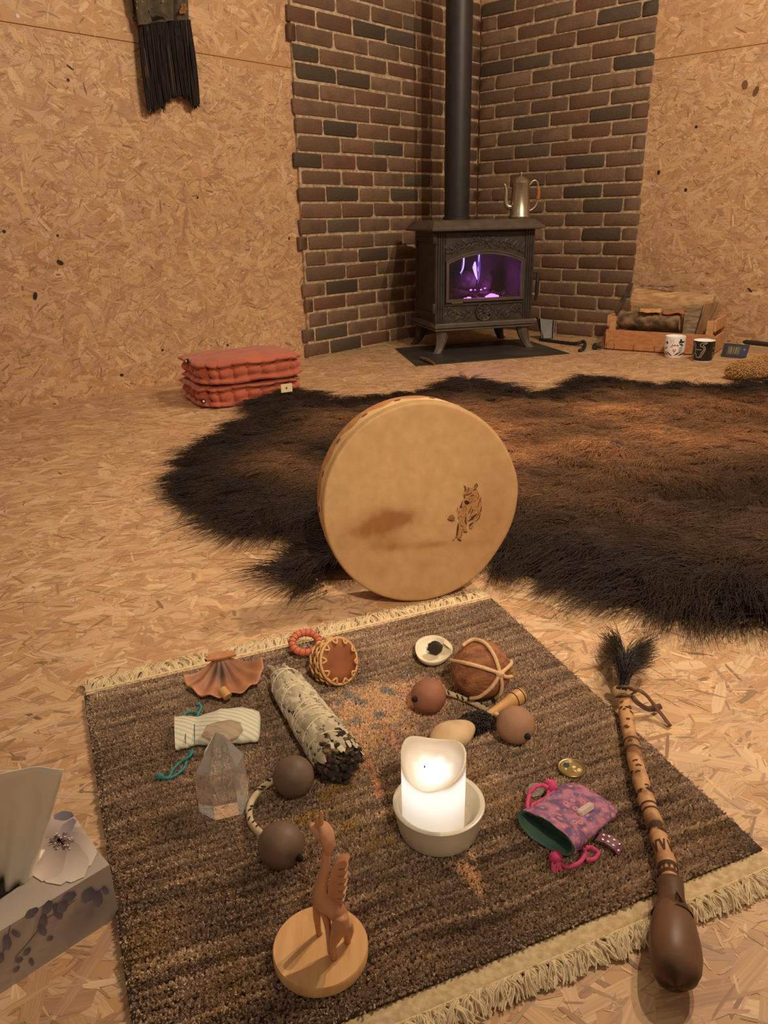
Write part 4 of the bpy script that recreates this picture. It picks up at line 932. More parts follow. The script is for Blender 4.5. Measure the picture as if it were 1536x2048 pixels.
dk1 = s2l(62, 40, 28); dk2 = s2l(96, 62, 40); dk3 = s2l(126, 86, 54)
for pts_, w in (([(650, 285), (690, 330), (690, 400), (670, 430)], 8), ([(945, 350), (960, 260), (1000, 235), (1022, 290), (985, 370)], 8), ([(650, 540), (740, 545), (830, 500), (860, 490)], 8), ([(820, 590), (870, 555), (920, 535)], 10), ([(680, 630), (670, 590), (650, 560)], 8), ([(800, 610), (790, 650), (770, 690)], 6), ([(760, 440), (780, 400), (770, 360)], 8), ([(680, 430), (740, 400)], 6), ([(900, 420), (960, 380), (990, 410)], 10), ([(1020, 470), (1060, 560), (1020, 670)], 7), ([(830, 630), (900, 660), (870, 720), (800, 770)], 7),
    ([(620, 700), (565, 840), (560, 900)], 9), ([(540, 860), (580, 900), (600, 830)], 12), ([(480, 880), (465, 1010)], 7), ([(1110, 600), (1105, 680), (1070, 740), (1040, 800), (1030, 900)], 7), ([(1010, 910), (960, 960)], 7), ([(860, 870), (800, 1000), (760, 1060)], 8), ([(900, 920), (870, 1010), (830, 1060)], 9), ([(700, 1150), (690, 1260), (725, 1360)], 14), ([(560, 1370), (610, 1410)], 12), ([(500, 1310), (480, 1450), (450, 1690)], 12), ([(640, 1550), (700, 1560), (745, 1540)], 10), ([(480, 1740), (540, 1780), (580, 1790)], 14), ([(540, 1700), (590, 1640), (600, 1500)], 7), ([(1000, 1060), (930, 1120), (860, 1190), (790, 1250)], 16), ([(1100, 1040), (1060, 1180), (970, 1270)], 8), ([(900, 1290), (820, 1360), (790, 1400)], 16), ([(800, 1450), (870, 1470)], 12), ([(345, 1770), (375, 1775)], 14), ([(205, 1200), (260, 1240), (380, 1240)], 8), ([(1130, 860), (1110, 1010)], 9), ([(500, 1160), (490, 1190)], 12)):
    stroke(pts_, w, dk2 if w < 8 else dk1)
g.add([wp(*w) + dn * .0003 for w in [(670, 700), (720, 690), (800, 720), (790, 780), (730, 805), (675, 785)]], [(0, 1, 2, 3, 4, 5)], s2l(40, 28, 22))
for k, p in WPOLY.items():
    pa = np.array(p, float); lo_p, hi_p = pa.min(0), pa.max(0); cnt = {'head': 60, 'body': 110, 'tail': 18}.get(k, 16)
    qq = np.random.default_rng(len(k) * 7).uniform(lo_p, hi_p, (cnt * 2, 2)); qq = qq[inpoly(qq, pa)][:cnt]
    for x, y in qq:
        an = math.pi / 2 + rw.uniform(-.5, .5) + (x - 800) / 900; l_ = rw.uniform(25, 60); stroke([(x, y), (x + l_ * .5 * math.cos(an), y + l_ * .5 * math.sin(an)), (x + l_ * math.cos(an), y + l_ * math.sin(an))], rw.uniform(2.5, 6), rw.choice([dk2, dk3, dk3, s2l(206, 164, 112)]))
wo = g.build('wolf_drawing', VC, head, smooth=False, fix=False); wo['label'] = 'brown ink drawing of a running wolf'

# ================================================================== the rug
RZ = .013
TL, TR, BR = P(167, 1384, RZ), P(984, 1190, RZ), P(1528, 1688, RZ)
_l2 = P(262, 2040, RZ) - TL; _b2 = P(860, 1960, RZ) - BR
_A = np.array([[_l2[0], -_b2[0]], [_l2[1], -_b2[1]]]); _t = np.linalg.solve(_A, (BR - TL)[:2]); BLc = TL + _l2 * _t[0]
for q_ in (TL, TR, BR, BLc): q_[2] = 0
def rugp(s_, t_):                                   # s along the fringed ends, t from the far end to the near end
    s_ = np.asarray(s_)[..., None]; t_ = np.asarray(t_)[..., None]
    return (TL * (1 - s_) + TR * s_) * (1 - t_) + (BLc * (1 - s_) + BR * s_) * t_
E1 = nz(TR - TL); E2 = nz(BLc - TL)
rug = thing('wool_rug', 'small square dark brown wool rug with cream fringes', 'rug', rugp(.5, .5))
g = G(); edge_ = []
def round_outline(n=14, r=.035):
    out = []
    for cs_, ct_ in ((0, 0), (1, 0), (1, 1), (0, 1)):
        out.append((cs_, ct_))
    return out
rows_ = []
for z, i_ in ((.0015, .002), (.006, .0), (.0085, .004)):
    ring = []
    for (s0, t0), (s1, t1) in (((0, 0), (1, 0)), ((1, 0), (1, 1)), ((1, 1), (0, 1)), ((0, 1), (0, 0))):
        for k in range(12):
            f = k / 12; s_, t_ = s0 + (s1 - s0) * f, t0 + (t1 - t0) * f; q = rugp(s_ + (i_ if s_ < .5 else -i_), t_ + (i_ if t_ < .5 else -i_)); q = q + np.array([0, 0, z]); ring.append(q)
    rows_.append(ring)
g.loft(rows_); g.build('backing', mat('rug_backing', s2l(70, 54, 42), rough=.95), rug, smooth=False)
# knotted pile
NP = 190000; rng = np.random.default_rng(9)
ss, tt = rng.uniform(.002, .998, NP), rng.uniform(.002, .998, NP)
rd = np.minimum(ss, 1 - ss) * .69; rt_ = np.minimum(tt, 1 - tt) * .63; okc = ~((rd < .03) & (rt_ < .03) & (np.hypot(.03 - rd, .03 - rt_) > .03)); ss, tt = ss[okc], tt[okc]
pw = rugp(ss, tt); n_ = len(ss); q2 = pw[:, :2]
wav = .012 * Noise(31, 5.0)(q2); n1 = Noise(32, 1.0, 1)((tt + wav)[:, None] * 26); n2_ = Noise(33, 1.0, 1)((tt + wav)[:, None] * 70); nb = Noise(34, 6.0)(q2); st2 = np.c_[ss * 7, (tt + wav) * 60]; n3_ = Noise(35, .8)(st2)
f = np.clip(.42 + .24 * n1 + .22 * n2_ + .34 * n3_ + .20 * nb, 0, 1)
cD, cM, cP = np.array(s2l(107, 89, 76)), np.array(s2l(162, 139, 119)), np.array(s2l(210, 187, 160))
col = np.where((f < .5)[:, None], cD + (cM - cD) * (f / .5)[:, None], cM + (cP - cM) * ((f - .5) / .5)[:, None])
col = col * (1 + .0 * nb)[:, None]; ol = np.clip(Noise(36, 8.0)(q2) - .25, 0, 1) * .9; col = col + (np.array(s2l(170, 140, 78)) - col) * ol[:, None] * .6
def wpoly(pts): return np.array([P(x, y, RZ)[:2] for x, y in pts])
def blend(poly, c, soft=.006, amt=1.0, br=0.0, nz_=None):
    global col
    pl_ = wpoly(poly); ins_ = inpoly(q2, pl_); d_, _ = polydist(q2, pl_); sd = np.where(ins_, d_, -d_) + (br * (nz_ if nz_ is not None else nb)); w = sstep(-soft, soft, sd) * amt; col = col + (np.array(c) - col) * w[:, None]
nf = Noise(41, 22.0)(q2); ng = Noise(42, 34.0)(q2)
beige = s2l(214, 184, 150); pink = s2l(206, 164, 136); blue = s2l(142, 142, 142); olive = s2l(180, 150, 76)
blend([(665, 1400), (690, 1375), (770, 1362), (845, 1352), (890, 1370), (880, 1430), (835, 1450), (800, 1458), (770, 1450), (755, 1490), (725, 1500), (690, 1470), (660, 1440)], beige, .014, .8, .012, nf)
blend([(800, 1370), (870, 1345), (905, 1400), (880, 1450), (820, 1450)], pink, .012, .5, .012, nf)
# blue-grey leaves scattered over the pale patch
pl_ = wpoly([(645, 1400), (690, 1360), (850, 1340), (900, 1380), (890, 1440), (770, 1450), (700, 1480), (650, 1460)]); ins_ = inpoly(q2, pl_); w = ins_ * sstep(.15, .5, ng) * .85; col = col + (np.array(blue) - col) * w[:, None]
blend([(685, 1500), (720, 1480), (740, 1500), (715, 1525), (690, 1530)], s2l(206, 172, 120), .012, .6, .01, nf)
for a_, b_, wd, c in (((766, 1445), (783, 1470), 4, pink), ((783, 1470), (802, 1500), 5, pink), ((757, 1465), (752, 1490), 3, olive), ((732, 1505), (745, 1545), 6, s2l(206, 160, 122)), ((745, 1545), (760, 1590), 6, s2l(206, 160, 122)), ((690, 1555), (730, 1520), 10, s2l(176, 138, 104)), ((640, 1590), (700, 1560), 10, s2l(176, 140, 76)), ((590, 1640), (650, 1620), 10, s2l(172, 140, 72)), ((738, 1700), (752, 1670), 7, olive), ((770, 1670), (790, 1690), 8, olive), ((680, 1660), (705, 1640), 8, olive), ((1000, 1330), (1030, 1345), 6, olive), ((935, 1690), (948, 1715), 4, beige)):
    dx, dy = b_[0] - a_[0], b_[1] - a_[1]; l_ = math.hypot(dx, dy); nx_, ny_ = -dy / l_ * wd, dx / l_ * wd; blend([(a_[0] + nx_, a_[1] + ny_), (b_[0] + nx_, b_[1] + ny_), (b_[0] - nx_, b_[1] - ny_), (a_[0] - nx_, a_[1] - ny_)], c, .004, .75, .003, nf)
blend([(890, 1722), (925, 1718), (955, 1735), (966, 1760), (966, 1798), (948, 1780), (930, 1752)], s2l(216, 180, 140), .004, .85, .003, nf)
col = np.minimum(col * 1.34, .93) * rng.uniform(.74, 1.24, (n_, 1)); lt = rng.random(n_) < .006; col[lt] = np.array(s2l(220, 194, 160))
hgt = .0115 + .0016 * n2_ + .0012 * nb; ed = np.minimum(np.minimum(ss, 1 - ss), np.minimum(tt, 1 - tt)); hgt = hgt * (.75 + .25 * sstep(0, .02, ed)); K = 3; pts = np.zeros((n_, K, 3)); lean = rng.normal(0, .0016, (n_, 2)) + (E2[:2] * .0012)
for i in range(K):
    t = i / (K - 1); pts[:, i] = np.c_[pw[:, :2] + lean * t * t, .004 + (hgt - .004) * t + rng.normal(0, .0006, n_) * t]
M_PILE = mat('wool_pile', (1, 1, 1), rough=.95, attr=True, spec=.1)
hair('pile', pts, np.array([.0010, .0011, .0008])[None] * np.ones((n_, 1)), col, M_PILE, rug)
# woven end bands and fringes
M_FR = mat('cream_fringe', (1, 1, 1), rough=.9, attr=True, spec=.15); creamc = np.array(s2l(224, 202, 164))
def endband(t0, sgn, w, name):
    g = G(); nn = 200; rows = []
    for k in range(6):
        ring = []
        for i in range(nn + 1):
            s_ = .004 + .992 * i / nn; q = rugp(s_, t0) + E2 * sgn * w * k / 5; z = .004 + .0012 * ((i + k) % 2) - (.002 if k == 5 else 0); ring.append(q + np.array([0, 0, z]))
        rows.append(ring)
    g.loft(rows, closed=False); rows2 = [[q - np.array([0, 0, .0025]) for q in r] for r in rows]; g.loft(rows2, closed=False); return g.build(name, mat('flat_weave', s2l(214, 190, 150), rough=.9, col2=s2l(186, 158, 118), scale=160), rug)
endband(0.0, -1, .012, 'end_band'); endband(1.0, 1, .019, 'end_band')
def fringe(t0, sgn, w, L0, nT, nS, seed):
    r = np.random.default_rng(seed); P_ = []; C_ = []
    for k in range(nT):
        s_ = (k + .5) / nT; b = rugp(s_, t0) + E2 * sgn * w; ang = r.normal(0, .20) + .28 * math.sin(s_ * 23) + .16 * math.sin(s_ * 61) - (.25 if sgn > 0 else -.15); ln_ = L0 * r.uniform(.8, 1.2); lift = r.uniform(.002, .008)
        for m_ in range(nS):
            d_ = E2 * sgn * math.cos(ang + r.normal(0, .12)) + E1 * math.sin(ang + r.normal(0, .12)); o = E1 * r.normal(0, .0016); l2 = ln_ * r.uniform(.8, 1.1); row = []
            for t in (0, .3, .65, 1): row.append(b + o * (.4 + t) + d_ * l2 * t + np.array([0, 0, .0035 + lift * math.sin(math.pi * min(1, t * 1.15)) + r.uniform(-.001, .001)]) + E1 * .003 * math.sin(t * 5 + k))
            P_.append(row); C_.append(creamc * r.uniform(.75, 1.08))
    P_ = np.array(P_); P_[..., 2] = np.maximum(P_[..., 2], .0016); hair('fringe', P_, .00075, np.array(C_), M_FR, rug)
fringe(0.0, -1, .012, .032, 330, 9, 1); fringe(1.0, 1, .019, .021, 330, 9, 2)
# selvedge cord between band and fringe
for t0, sgn, w in ((0, -1, .0125), (1, 1, .0195)):
    g = G(); g.tube([rugp(s_, t0) + E2 * sgn * w + np.array([0, 0, .0045 + .0004 * math.sin(s_ * 300)]) for s_ in np.linspace(.002, .998, 160)], .0016, seg=6); g.build('selvedge_cord', mat('cream_cord', s2l(220, 198, 158), rough=.9), rug)

RT = .0125                                        # top of the pile, where things rest
# ================================================================== candle in a bowl
bc = P(877, 1625, RT); bk_ = mpp(bc)
bc = P(877, 1656, RT)
M_CER = mat('glazed_bowl', s2l(214, 204, 184), rough=.28, spec=.5, col2=s2l(198, 186, 162), scale=14)
g = G(); BR_ = .0485
g.lathe([(.036, 0), (.0415, .001), (.0435, .006), (.0462, .020), (BR_, .034), (BR_ + .0006, .036), (BR_ - .0014, .0372), (BR_ - .0045, .0362), (.0415, .018), (.038, .0085), (.030, .0062), (.0005, .006)], bc, seg=56)
tag(g.build('ceramic_bowl', M_CER, smooth=50), 'cream glazed round bowl holding the lit candle', 'bowl')
CH = .0905; CR = .0338; cc0 = bc + np.array([-.0060, -.0035, .0066])
candle = thing('pillar_candle', 'lit white pillar candle with melted wavy rim in the bowl', 'candle', cc0)
def rimz(a):                                      # wavy melted rim: low at the front, high at the back left
    return CH + .004 * math.sin(a + .3) + .005 * math.sin(2 * a + 2.4) - .012 * math.exp(-((((a + math.pi / 2 + math.pi) % (2 * math.pi)) - math.pi) / .95) ** 2) + .003 * math.sin(3 * a)
wax = bpy.data.materials.new('glowing_wax'); wax.use_nodes = True; nt = wax.node_tree; b = nt.nodes['Principled BSDF']
b.inputs['Base Color'].default_value = (*s2l(250, 240, 222), 1); b.inputs['Roughness'].default_value = .45
_tr = nt.nodes.new('ShaderNodeBsdfTranslucent'); _tr.inputs[0].default_value = (.95, .90, .84, 1); _mx = nt.nodes.new('ShaderNodeMixShader'); _mx.inputs[0].default_value = .5
nt.links.new(b.outputs[0], _mx.inputs[1]); nt.links.new(_tr.outputs[0], _mx.inputs[2]); nt.links.new(_mx.outputs[0], nt.nodes['Material Output'].inputs['Surface'])
NS_ = 64; g = G(); rings = []
for k in range(15):
    t = k / 14; rings.append([cc0 + np.array([CR * (1 - .02 * (1 - t)) * math.cos(a) * (1 if k else .97), CR * (1 - .02 * (1 - t)) * math.sin(a) * (1 if k else .97), (rimz(a)) * t]) for a in [2 * math.pi * j / NS_ for j in range(NS_)]])
for rr_, dz in ((.95, .0008), (.90, -.001), (.84, -.010)): rings.append([cc0 + np.array([CR * rr_ * math.cos(a), CR * rr_ * math.sin(a), rimz(a) * (1 if rr_ > .85 else 0) + (0 if rr_ > .85 else (CH * .80 + .35 * (rimz(a) - CH * .80))) + (dz if rr_ > .85 else 0)]) for a in [2 * math.pi * j / NS_ for j in range(NS_)]])
for rr_ in (.6, .3, .05): rings.append([cc0 + np.array([CR * rr_ * math.cos(a), CR * rr_ * math.sin(a), CH * .80 + .35 * (rimz(a) - CH * .80) * rr_ / .84 - .002 + .001 * math.sin(7 * a)]) for a in [2 * math.pi * j / NS_ for j in range(NS_)]])
g.loft(rings); g.build('wax_body', wax, candle, smooth=60)
for dx_, dy_, h_ in ((-.009, .004, .006), (-.004, .002, .002)):
    g = G(); q = cc0 + np.array([dx_, dy_, CH * .80 - .002]); g.tube([q, q + [0, 0, h_]], .0007, seg=6); g.build('wick', M_SOOT, candle)
cl_ = bpy.data.lights.new('candle_light', 'POINT'); cl_.energy = .065; cl_.color = (.80, .90, 1.0); cl_.shadow_soft_size = .008
co_ = bpy.data.objects.new('candle_light', cl_); co_.location = tuple(cc0 + np.array([0, 0, CH * .70])); COL.objects.link(co_)

# ================================================================== wooden giraffe on a round stand
gc = P(642, 1908, RT)
GF = thing('giraffe_figure', 'carved wooden giraffe figure on a round wooden stand', 'figurine', gc)
M_BEECH = mat('beech_disc', s2l(226, 178, 122), rough=.5, col2=s2l(208, 156, 102), scale=8, stretch=(14, 2.0, 1), spec=.4)
M_CARV = mat('carved_wood', s2l(198, 146, 108), rough=.5, col2=s2l(180, 126, 90), scale=16, stretch=(4, 4, 1), spec=.4)
g = G(); g.lathe([(.0408, 0), (.0425, .0012), (.0428, .010), (.0418, .0118), (.0005, .0118)], gc, seg=56); g.build('round_stand', M_BEECH, GF, smooth=40)
gz = RT + .0118; gp = P(668, 1905, gz)              # where the feet meet the stand
def gq(x, y, d=0.0): return V(x, y, gp + np.array([0, d, 0]))
mg = mpp(gp)
def limb(path, rad, flat=1.0, seg=12, n=5): p = spl(path, n); r = np.interp(np.linspace(0, 1, len(p)), np.linspace(0, 1, len(rad)), np.array(rad) * mg); return p, list(r)
g = G()
# trunk, neck and head as one continuous carved surface
p, r = limb([gq(688, 1862, .004), gq(682, 1838, .004), gq(668, 1815), gq(650, 1802), gq(640, 1785), gq(644, 1760), gq(650, 1735), gq(652, 1712), gq(653, 1695)], [13, 20, 22, 22, 19, 13, 11, 10.5, 10]); g.tube(p, r, seg=16, flat=.8)
p, r = limb([gq(655, 1704), gq(657, 1688), gq(653, 1672), gq(647, 1659), gq(641, 1648)], [10, 20, 24, 20, 8]); g.tube(p, r, seg=14, flat=.62)
p, r = limb([gq(640, 1664), gq(629, 1656), gq(619, 1650)], [18, 13, 5]); g.tube(p, r, seg=10, flat=.6)
for a_, b_ in (((642, 1650), (642, 1622)), ((636, 1652), (634, 1632))): p, r = limb([gq(*a_), gq((a_[0] + b_[0]) / 2, (a_[1] + b_[1]) / 2), gq(*b_)], [6, 4.5, 2.5]); g.tube(p, r, seg=8)
# thigh and legs down to the stand
p, r = limb([gq(682, 1832, -.006), gq(680, 1852, -.008), gq(672, 1872, -.007), gq(666, 1892, -.006), V(667, 1918, P(667, 1918, gz))], [14, 17, 12, 7, 6]); g.tube(p, r, seg=12)
p, r = limb([gq(692, 1845, .006), gq(696, 1862, .008), gq(695, 1880, .010), gq(696, 1897, .012)], [13, 12, 7, 6]); g.tube(p, r, seg=12)
p, r = limb([gq(645, 1808, .004), gq(652, 1835, .002), gq(657, 1862, .0), gq(661, 1905, -.004)], [12, 8, 6.5, 6]); g.tube(p, r, seg=12)
p, r = limb([gq(636, 1800, .014), gq(634, 1830, .016), gq(636, 1855, .018), gq(640, 1878, .019)], [11, 8, 6, 6]); g.tube(p, r, seg=12)
for i_ in range(len(g.v)):
    if g.v[i_][2] < gz: g.v[i_] = (g.v[i_][0], g.v[i_][1], gz)
g.build('giraffe_body', M_CARV, GF)
crest = [(662, 1742), (668, 1732), (678, 1724), (690, 1721), (695, 1728), (692, 1736), (676, 1738), (676, 1741), (692, 1742), (692, 1749), (676, 1752), (676, 1755), (692, 1757), (691, 1765), (676, 1767), (676, 1770), (691, 1772), (690, 1780), (676, 1782), (676, 1785), (690, 1788), (688, 1796), (675, 1797), (675, 1800), (687, 1803), (684, 1812), (670, 1822), (656, 1815), (655, 1790), (658, 1765)]
g = G(); q = [gq(*w, -.002) for w in crest]; tri = tessellate_polygon([[Vector((w[0], w[1], 0)) for w in crest]]); k = len(q); off = np.array([.002, .008, 0]); g.add(q + [w + off for w in q], [tuple(t) for t in tri] + [tuple(i + k for i in t[::-1]) for t in tri] + [(j, (j + 1) % k, (j + 1) % k + k, j + k) for j in range(k)]); g.build('notched_mane', M_CARV, GF, smooth=35)

# ================================================================== feathered rattle stick
ps = [P(1246, 1397, .020), P(1258, 1460, .024), P(1272, 1525, .026), P(1290, 1590, .027), P(1313, 1660, .027), P(1334, 1730, .027), P(1343, 1790, .027)]
rat = thing('rattle_stick', 'birch handled rattle with brown gourd head and black hair tuft', 'rattle', P(1300, 1620, 0))
M_BIR = mat('birch_handle', s2l(190, 144, 98), rough=.55, col2=s2l(122, 80, 50), scale=42, contrast=(.46, .66), spec=.4, bump=.3, bscale=60)
sp_ = spl(ps, 8); rr_ = np.interp(np.linspace(0, 1, len(sp_)), [0, .3, .6, .8, 1], [.0088, .0092, .0088, .0092, .0085]) * (1 + .05 * np.sin(np.arange(len(sp_)) * 1.3))
g = G(); g.tube(sp_, list(rr_), seg=16); stick = g.build('birch_handle', M_BIR, rat)
M_BRN = mat('burnt_marks', s2l(62, 40, 26), rough=.8, col2=s2l(86, 56, 36), scale=60)
g = G(); rb_ = random.Random(12)
def onstick(f, a, lift=.0004):
    i = f * (len(sp_) - 1); k = min(int(i), len(sp_) - 2); t = i - k; c = sp_[k] * (1 - t) + sp_[k + 1] * t; ax = nz(sp_[k + 1] - sp_[k]); x = nz(np.cross(ax, EZ)); y = np.cross(x, ax); r = float(np.interp(i, range(len(sp_)), rr_)); d = math.cos(a) * x + math.sin(a) * y; return c + d * (r + lift), d
def band(f, a0, a1, w, wob=.0):
    n = 14; q = []; nn = []
    for i in range(n + 1): a = a0 + (a1 - a0) * i / n; p_, d_ = onstick(f + wob * math.sin(i * 1.7) , a); q.append(p_); nn.append(d_)
    g.strip(q, nn, w)
for f in (.235, .275): band(f, -.6, 3.8, .0016)
for f in (.56, .585, .85, .885): band(f, -.6, 3.8, .0013 if f < .8 else .0022)
for k in range(26):
    f = rb_.uniform(.05, .95); a0 = rb_.uniform(-.2, 2.6); band(f, a0, a0 + rb_.uniform(.2, .7), rb_.uniform(.0008, .0022), .003)
for k in range(5):                                   # dark zigzag near the head
    a0 = .1 + k * .6; p0, d0 = onstick(.852, a0); p1, d1 = onstick(.852, a0 + .55); p2, d2 = onstick(.882, a0 + .28); g.add([p0, p1, p2], [(0, 1, 2)])
for k in range(3):
    a0 = .3 + k * .9; 
    for s_ in (0, 1): p0, d0 = onstick(.74, a0 + .5 * s_); p1, d1 = onstick(.79, a0 + .25); g.strip([p0, p1], [d0, d1], .0009)
for k in range(8): band(rb_.choice([.50, .66, .69]) + rb_.uniform(-.012, .012), rb_.uniform(0, 2.4), rb_.uniform(0, 2.4) + .6, .0026, .004)
g.build('burnt_marks', M_BRN, stick, smooth=False, fix=False)['kind'] = 'stuff'
# gourd head
ha, hb = P(1343, 1815, .030), P(1352, 1965, .024); hx = nz(hb - ha); hl = float(np.linalg.norm(hb - ha))
M_GOU = mat('gourd_head', s2l(134, 92, 64), rough=.42, attr=True, col2=(.70, .66, .62), scale=14, spec=.25)
prof = [(.009, -.012), (.0115, -.002), (.0165, .010), (.0200, .024), (.0218, .040), (.0222, .054), (.0205, .066), (.0165, .075), (.010, .0805), (.003, .082)]; sc_ = hl / .078
_gc = [tuple(np.array(s2l(122, 88, 66)) * (1 - .78 * float(sstep(.066, .080, np.array(h))) * (.75 + .25 * math.sin(j * .9)))) for r, h in prof for j in range(28)]
g = G(); g.lathe([(r, h * sc_) for r, h in prof], ha, hx, seg=28, col=_gc, wob=lambda t, h: 1 + .05 * math.sin(2 * math.pi * 3 * t + h * 20)); g.build('gourd_head', M_GOU, rat)
M_LEA = mat('brown_leather', s2l(98, 66, 44), rough=.6, col2=s2l(78, 50, 34), scale=30, bump=.3)
g = G(); g.lathe([(.0100, -.030), (.0112, -.024), (.0112, -.010), (.0130, .002), (.0170, .009), (.0158, .0075), (.0105, -.010)], ha, hx, seg=24, wob=lambda t, h: 1 + .10 * math.sin(2 * math.pi * 2 * t + 1)); lw = g.build('leather_binding', M_LEA, rat)
g = G(); q = [P(1352, 1784, .042), P(1362, 1800, .044), P(1372, 1815, .034), P(1360, 1812, .038), P(1352, 1800, .042)]; g.prism(q, (0, .0, .002)); g.build('leather_flap', M_LEA, lw, smooth=False)
g = G(); g.tube(spl([P(1375, 1808, .012), P(1388, 1838, .006), P(1393, 1850, .0035)], 4), .0020, seg=6, flat=.5); g.build('thong', mat('pale_thong', s2l(150, 112, 76), rough=.7), lw)
# top knot: leather wraps, thongs, bead, hair tuft
g = G(); g.tube(spl([P(1232, 1378, .022), P(1240, 1374, .034), P(1254, 1374, .036), P(1266, 1380, .024)], 5), .0035, seg=8, flat=.6); g.build('leather_wrap', M_LEA, rat); g = G(); g.tube(spl([P(1236, 1394, .022), P(1248, 1391, .034), P(1262, 1392, .024)], 5), .0032, seg=8, flat=.6); g.build('leather_wrap', M_LEA, rat)
for k_, path in enumerate(([P(1262, 1390, .024), P(1276, 1381, .034), P(1292, 1390, .030), P(1312, 1415, .016), P(1341, 1452, .004)], [P(1264, 1392, .022), P(1276, 1406, .018), P(1298, 1418, .010), P(1322, 1412, .007)])):
    g = G(); g.tube(spl(path, 6), .0040, seg=8, flat=.35); g.build('thong', M_LEA, rat)
g = G(); g.ball(P(1234, 1384, .022), .0075, 1, 1, 1.2, seg=14, rings=8); g.build('bead', mat('horn_bead', s2l(170, 140, 104), rough=.4), rat)
rng = np.random.default_rng(15); nt_ = 620; root = P(1246, 1372, .026); tips = []; pts = []
for i in range(nt_):
    u = rng.random(); 
    if u < .45: tx, ty = 1215 + rng.normal(0, 9), 1285 + rng.normal(0, 16)
    elif u < .85: tx, ty = 1298 + rng.normal(0, 12), 1300 + rng.normal(0, 16)
    else: tx, ty = 1255 + rng.normal(0, 30), 1315 + rng.normal(0, 18)
    tip = P(tx, ty, max(.002, rng.normal(.024, .012))); mid = (root + tip) / 2 + np.array([(tx - 1250) * -.00012, .0, .014 + rng.normal(0, .004)]) + rng.normal(0, .003, 3)
    r0 = root + rng.normal(0, .0022, 3); pts.append(spl([r0, mid, tip], 3))
pts = np.array(pts); pts[..., 2] = np.maximum(pts[..., 2], .002); M_BH = mat('black_hair', s2l(30, 25, 24), rough=.4, attr=True, spec=.4)
hair('hair_tuft', pts, np.linspace(1, .4, pts.shape[1])[None] * .00055 * np.ones((nt_, 1)), np.array(s2l(36, 30, 28)) * rng.uniform(.5, 1.2, (nt_, 1)), M_BH, rat)

# ================================================================== sage bundle
sa, sb = P(563, 1352, RT + .022), P(685, 1530, RT + .026)
sx_ = nz(sb - sa); sl_ = float(np.linalg.norm(sb - sa)); sh_ = nz(np.cross(sx_, EZ)); sv_ = np.cross(sh_, sx_)
def srad(t): return float(np.interp(t, [0, .1, .3, .6, .85, 1], [.016, .0205, .0225, .0245, .0265, .0255]))
def sq(t, a, r=1.0): return sa + sx_ * sl_ * t + srad(t) * r * (math.cos(a) * sh_ + .95 * math.sin(a) * sv_)
sage = thing('sage_bundle', 'thick string-bound sage smudge bundle with charred end', 'sage bundle', P(620, 1450, RT))
M_SAGE = mat('sage_leaf', (1, 1, 1), rough=.9, attr=True, col2=(.86, .85, .82), scale=90, sheen=.3)
g = G(); g.loft([[sq(t, 2 * math.pi * j / 20, .93) for j in range(20)] for t in np.linspace(0, .97, 14)], col=s2l(120, 108, 88)); rs_ = random.Random(8)
for k in range(330):
    t0 = rs_.uniform(-.02, .80); a0 = rs_.uniform(0, 2 * math.pi); ln_ = rs_.uniform(.10, .24); w_ = rs_.uniform(.16, .34); sk = rs_.uniform(-.7, .7); n = 6; Lp = []; Rp = []; Mp = []; lf = rs_.uniform(.96, 1.09)
    for i in range(n + 1):
        u = i / n; t = t0 + ln_ * u; a = a0 + sk * u; ww = w_ * math.sin(math.pi * (.06 + .9 * u)) ** .7; rr0 = lf + .03 * math.sin(u * 7 + k)
        Lp.append(sq(t, a - ww, rr0 - .02)); Mp.append(sq(t, a, rr0 + .055)); Rp.append(sq(t, a + ww, rr0 - .03))
    c = np.array(rs_.choice([s2l(190, 176, 148), s2l(204, 190, 162), s2l(176, 162, 134), s2l(214, 200, 172), s2l(160, 146, 118)])) * rs_.uniform(.85, 1.05); m_ = n + 1
    g.add(Lp + Mp + Rp, [(i, i + 1, m_ + i + 1, m_ + i) for i in range(n)] + [(m_ + i, m_ + i + 1, 2 * m_ + i + 1, 2 * m_ + i) for i in range(n)], tuple(c))
lv = g.build('sage_leaves', M_SAGE, sage, fix=False); lv['kind'] = 'stuff'
g = G()
for ta, tb, nt2, ph in ((.02, .92, 4.5, 0.3), (.90, .05, 4.2, 1.6), (.55, .62, 2.0, 0.0), (.30, .34, 1.0, .5)):
    g.tube([sq(ta + (tb - ta) * u, ph + 2 * math.pi * nt2 * u, 1.10) for u in np.linspace(0, 1, int(40 * nt2))], .0007, seg=6)
g.build('string', mat('sage_string', s2l(226, 208, 172), rough=.8), sage)
g = G()
for k, (a_, dx, dz, l2) in enumerate(((1.9, -.008, .01, .020), (.9, .008, .012, .024), (2.8, -.010, .004, .016), (1.4, .0, .006, .018))):
    q = sa + sh_ * dx + sv_ * dz * .5; g.tube([q, q - sx_ * l2 * .6, q - sx_ * l2 + sh_ * dx * .4], [.0045, .004, .0025], seg=7, col=s2l(150, 132, 104))
g.build('stem', M_SAGE, sage)['kind'] = 'stuff'
g = G(); n_s = Noise(77, 1.5, 3)
for k in range(340):
    a = rs_.uniform(0, 6.28); r_ = math.sqrt(rs_.random()) ; t = rs_.uniform(.93, 1.03) if r_ < .8 else rs_.uniform(.84, 1.0); c = sq(t, a, r_ * 1.06); g.ball(c, rs_.uniform(.0018, .0042), 1.3, 1, .8, seg=7, rings=5, fn=lambda d: 1 + .35 * float(n_s((d + c * 200)[None])[0]))
ch = g.build('charred_tip', mat('sage_char', s2l(44, 37, 32), rough=.95, col2=s2l(140, 112, 80), scale=130, contrast=(.50, .74)), sage, smooth=35, fix=False); ch['kind'] = 'stuff'

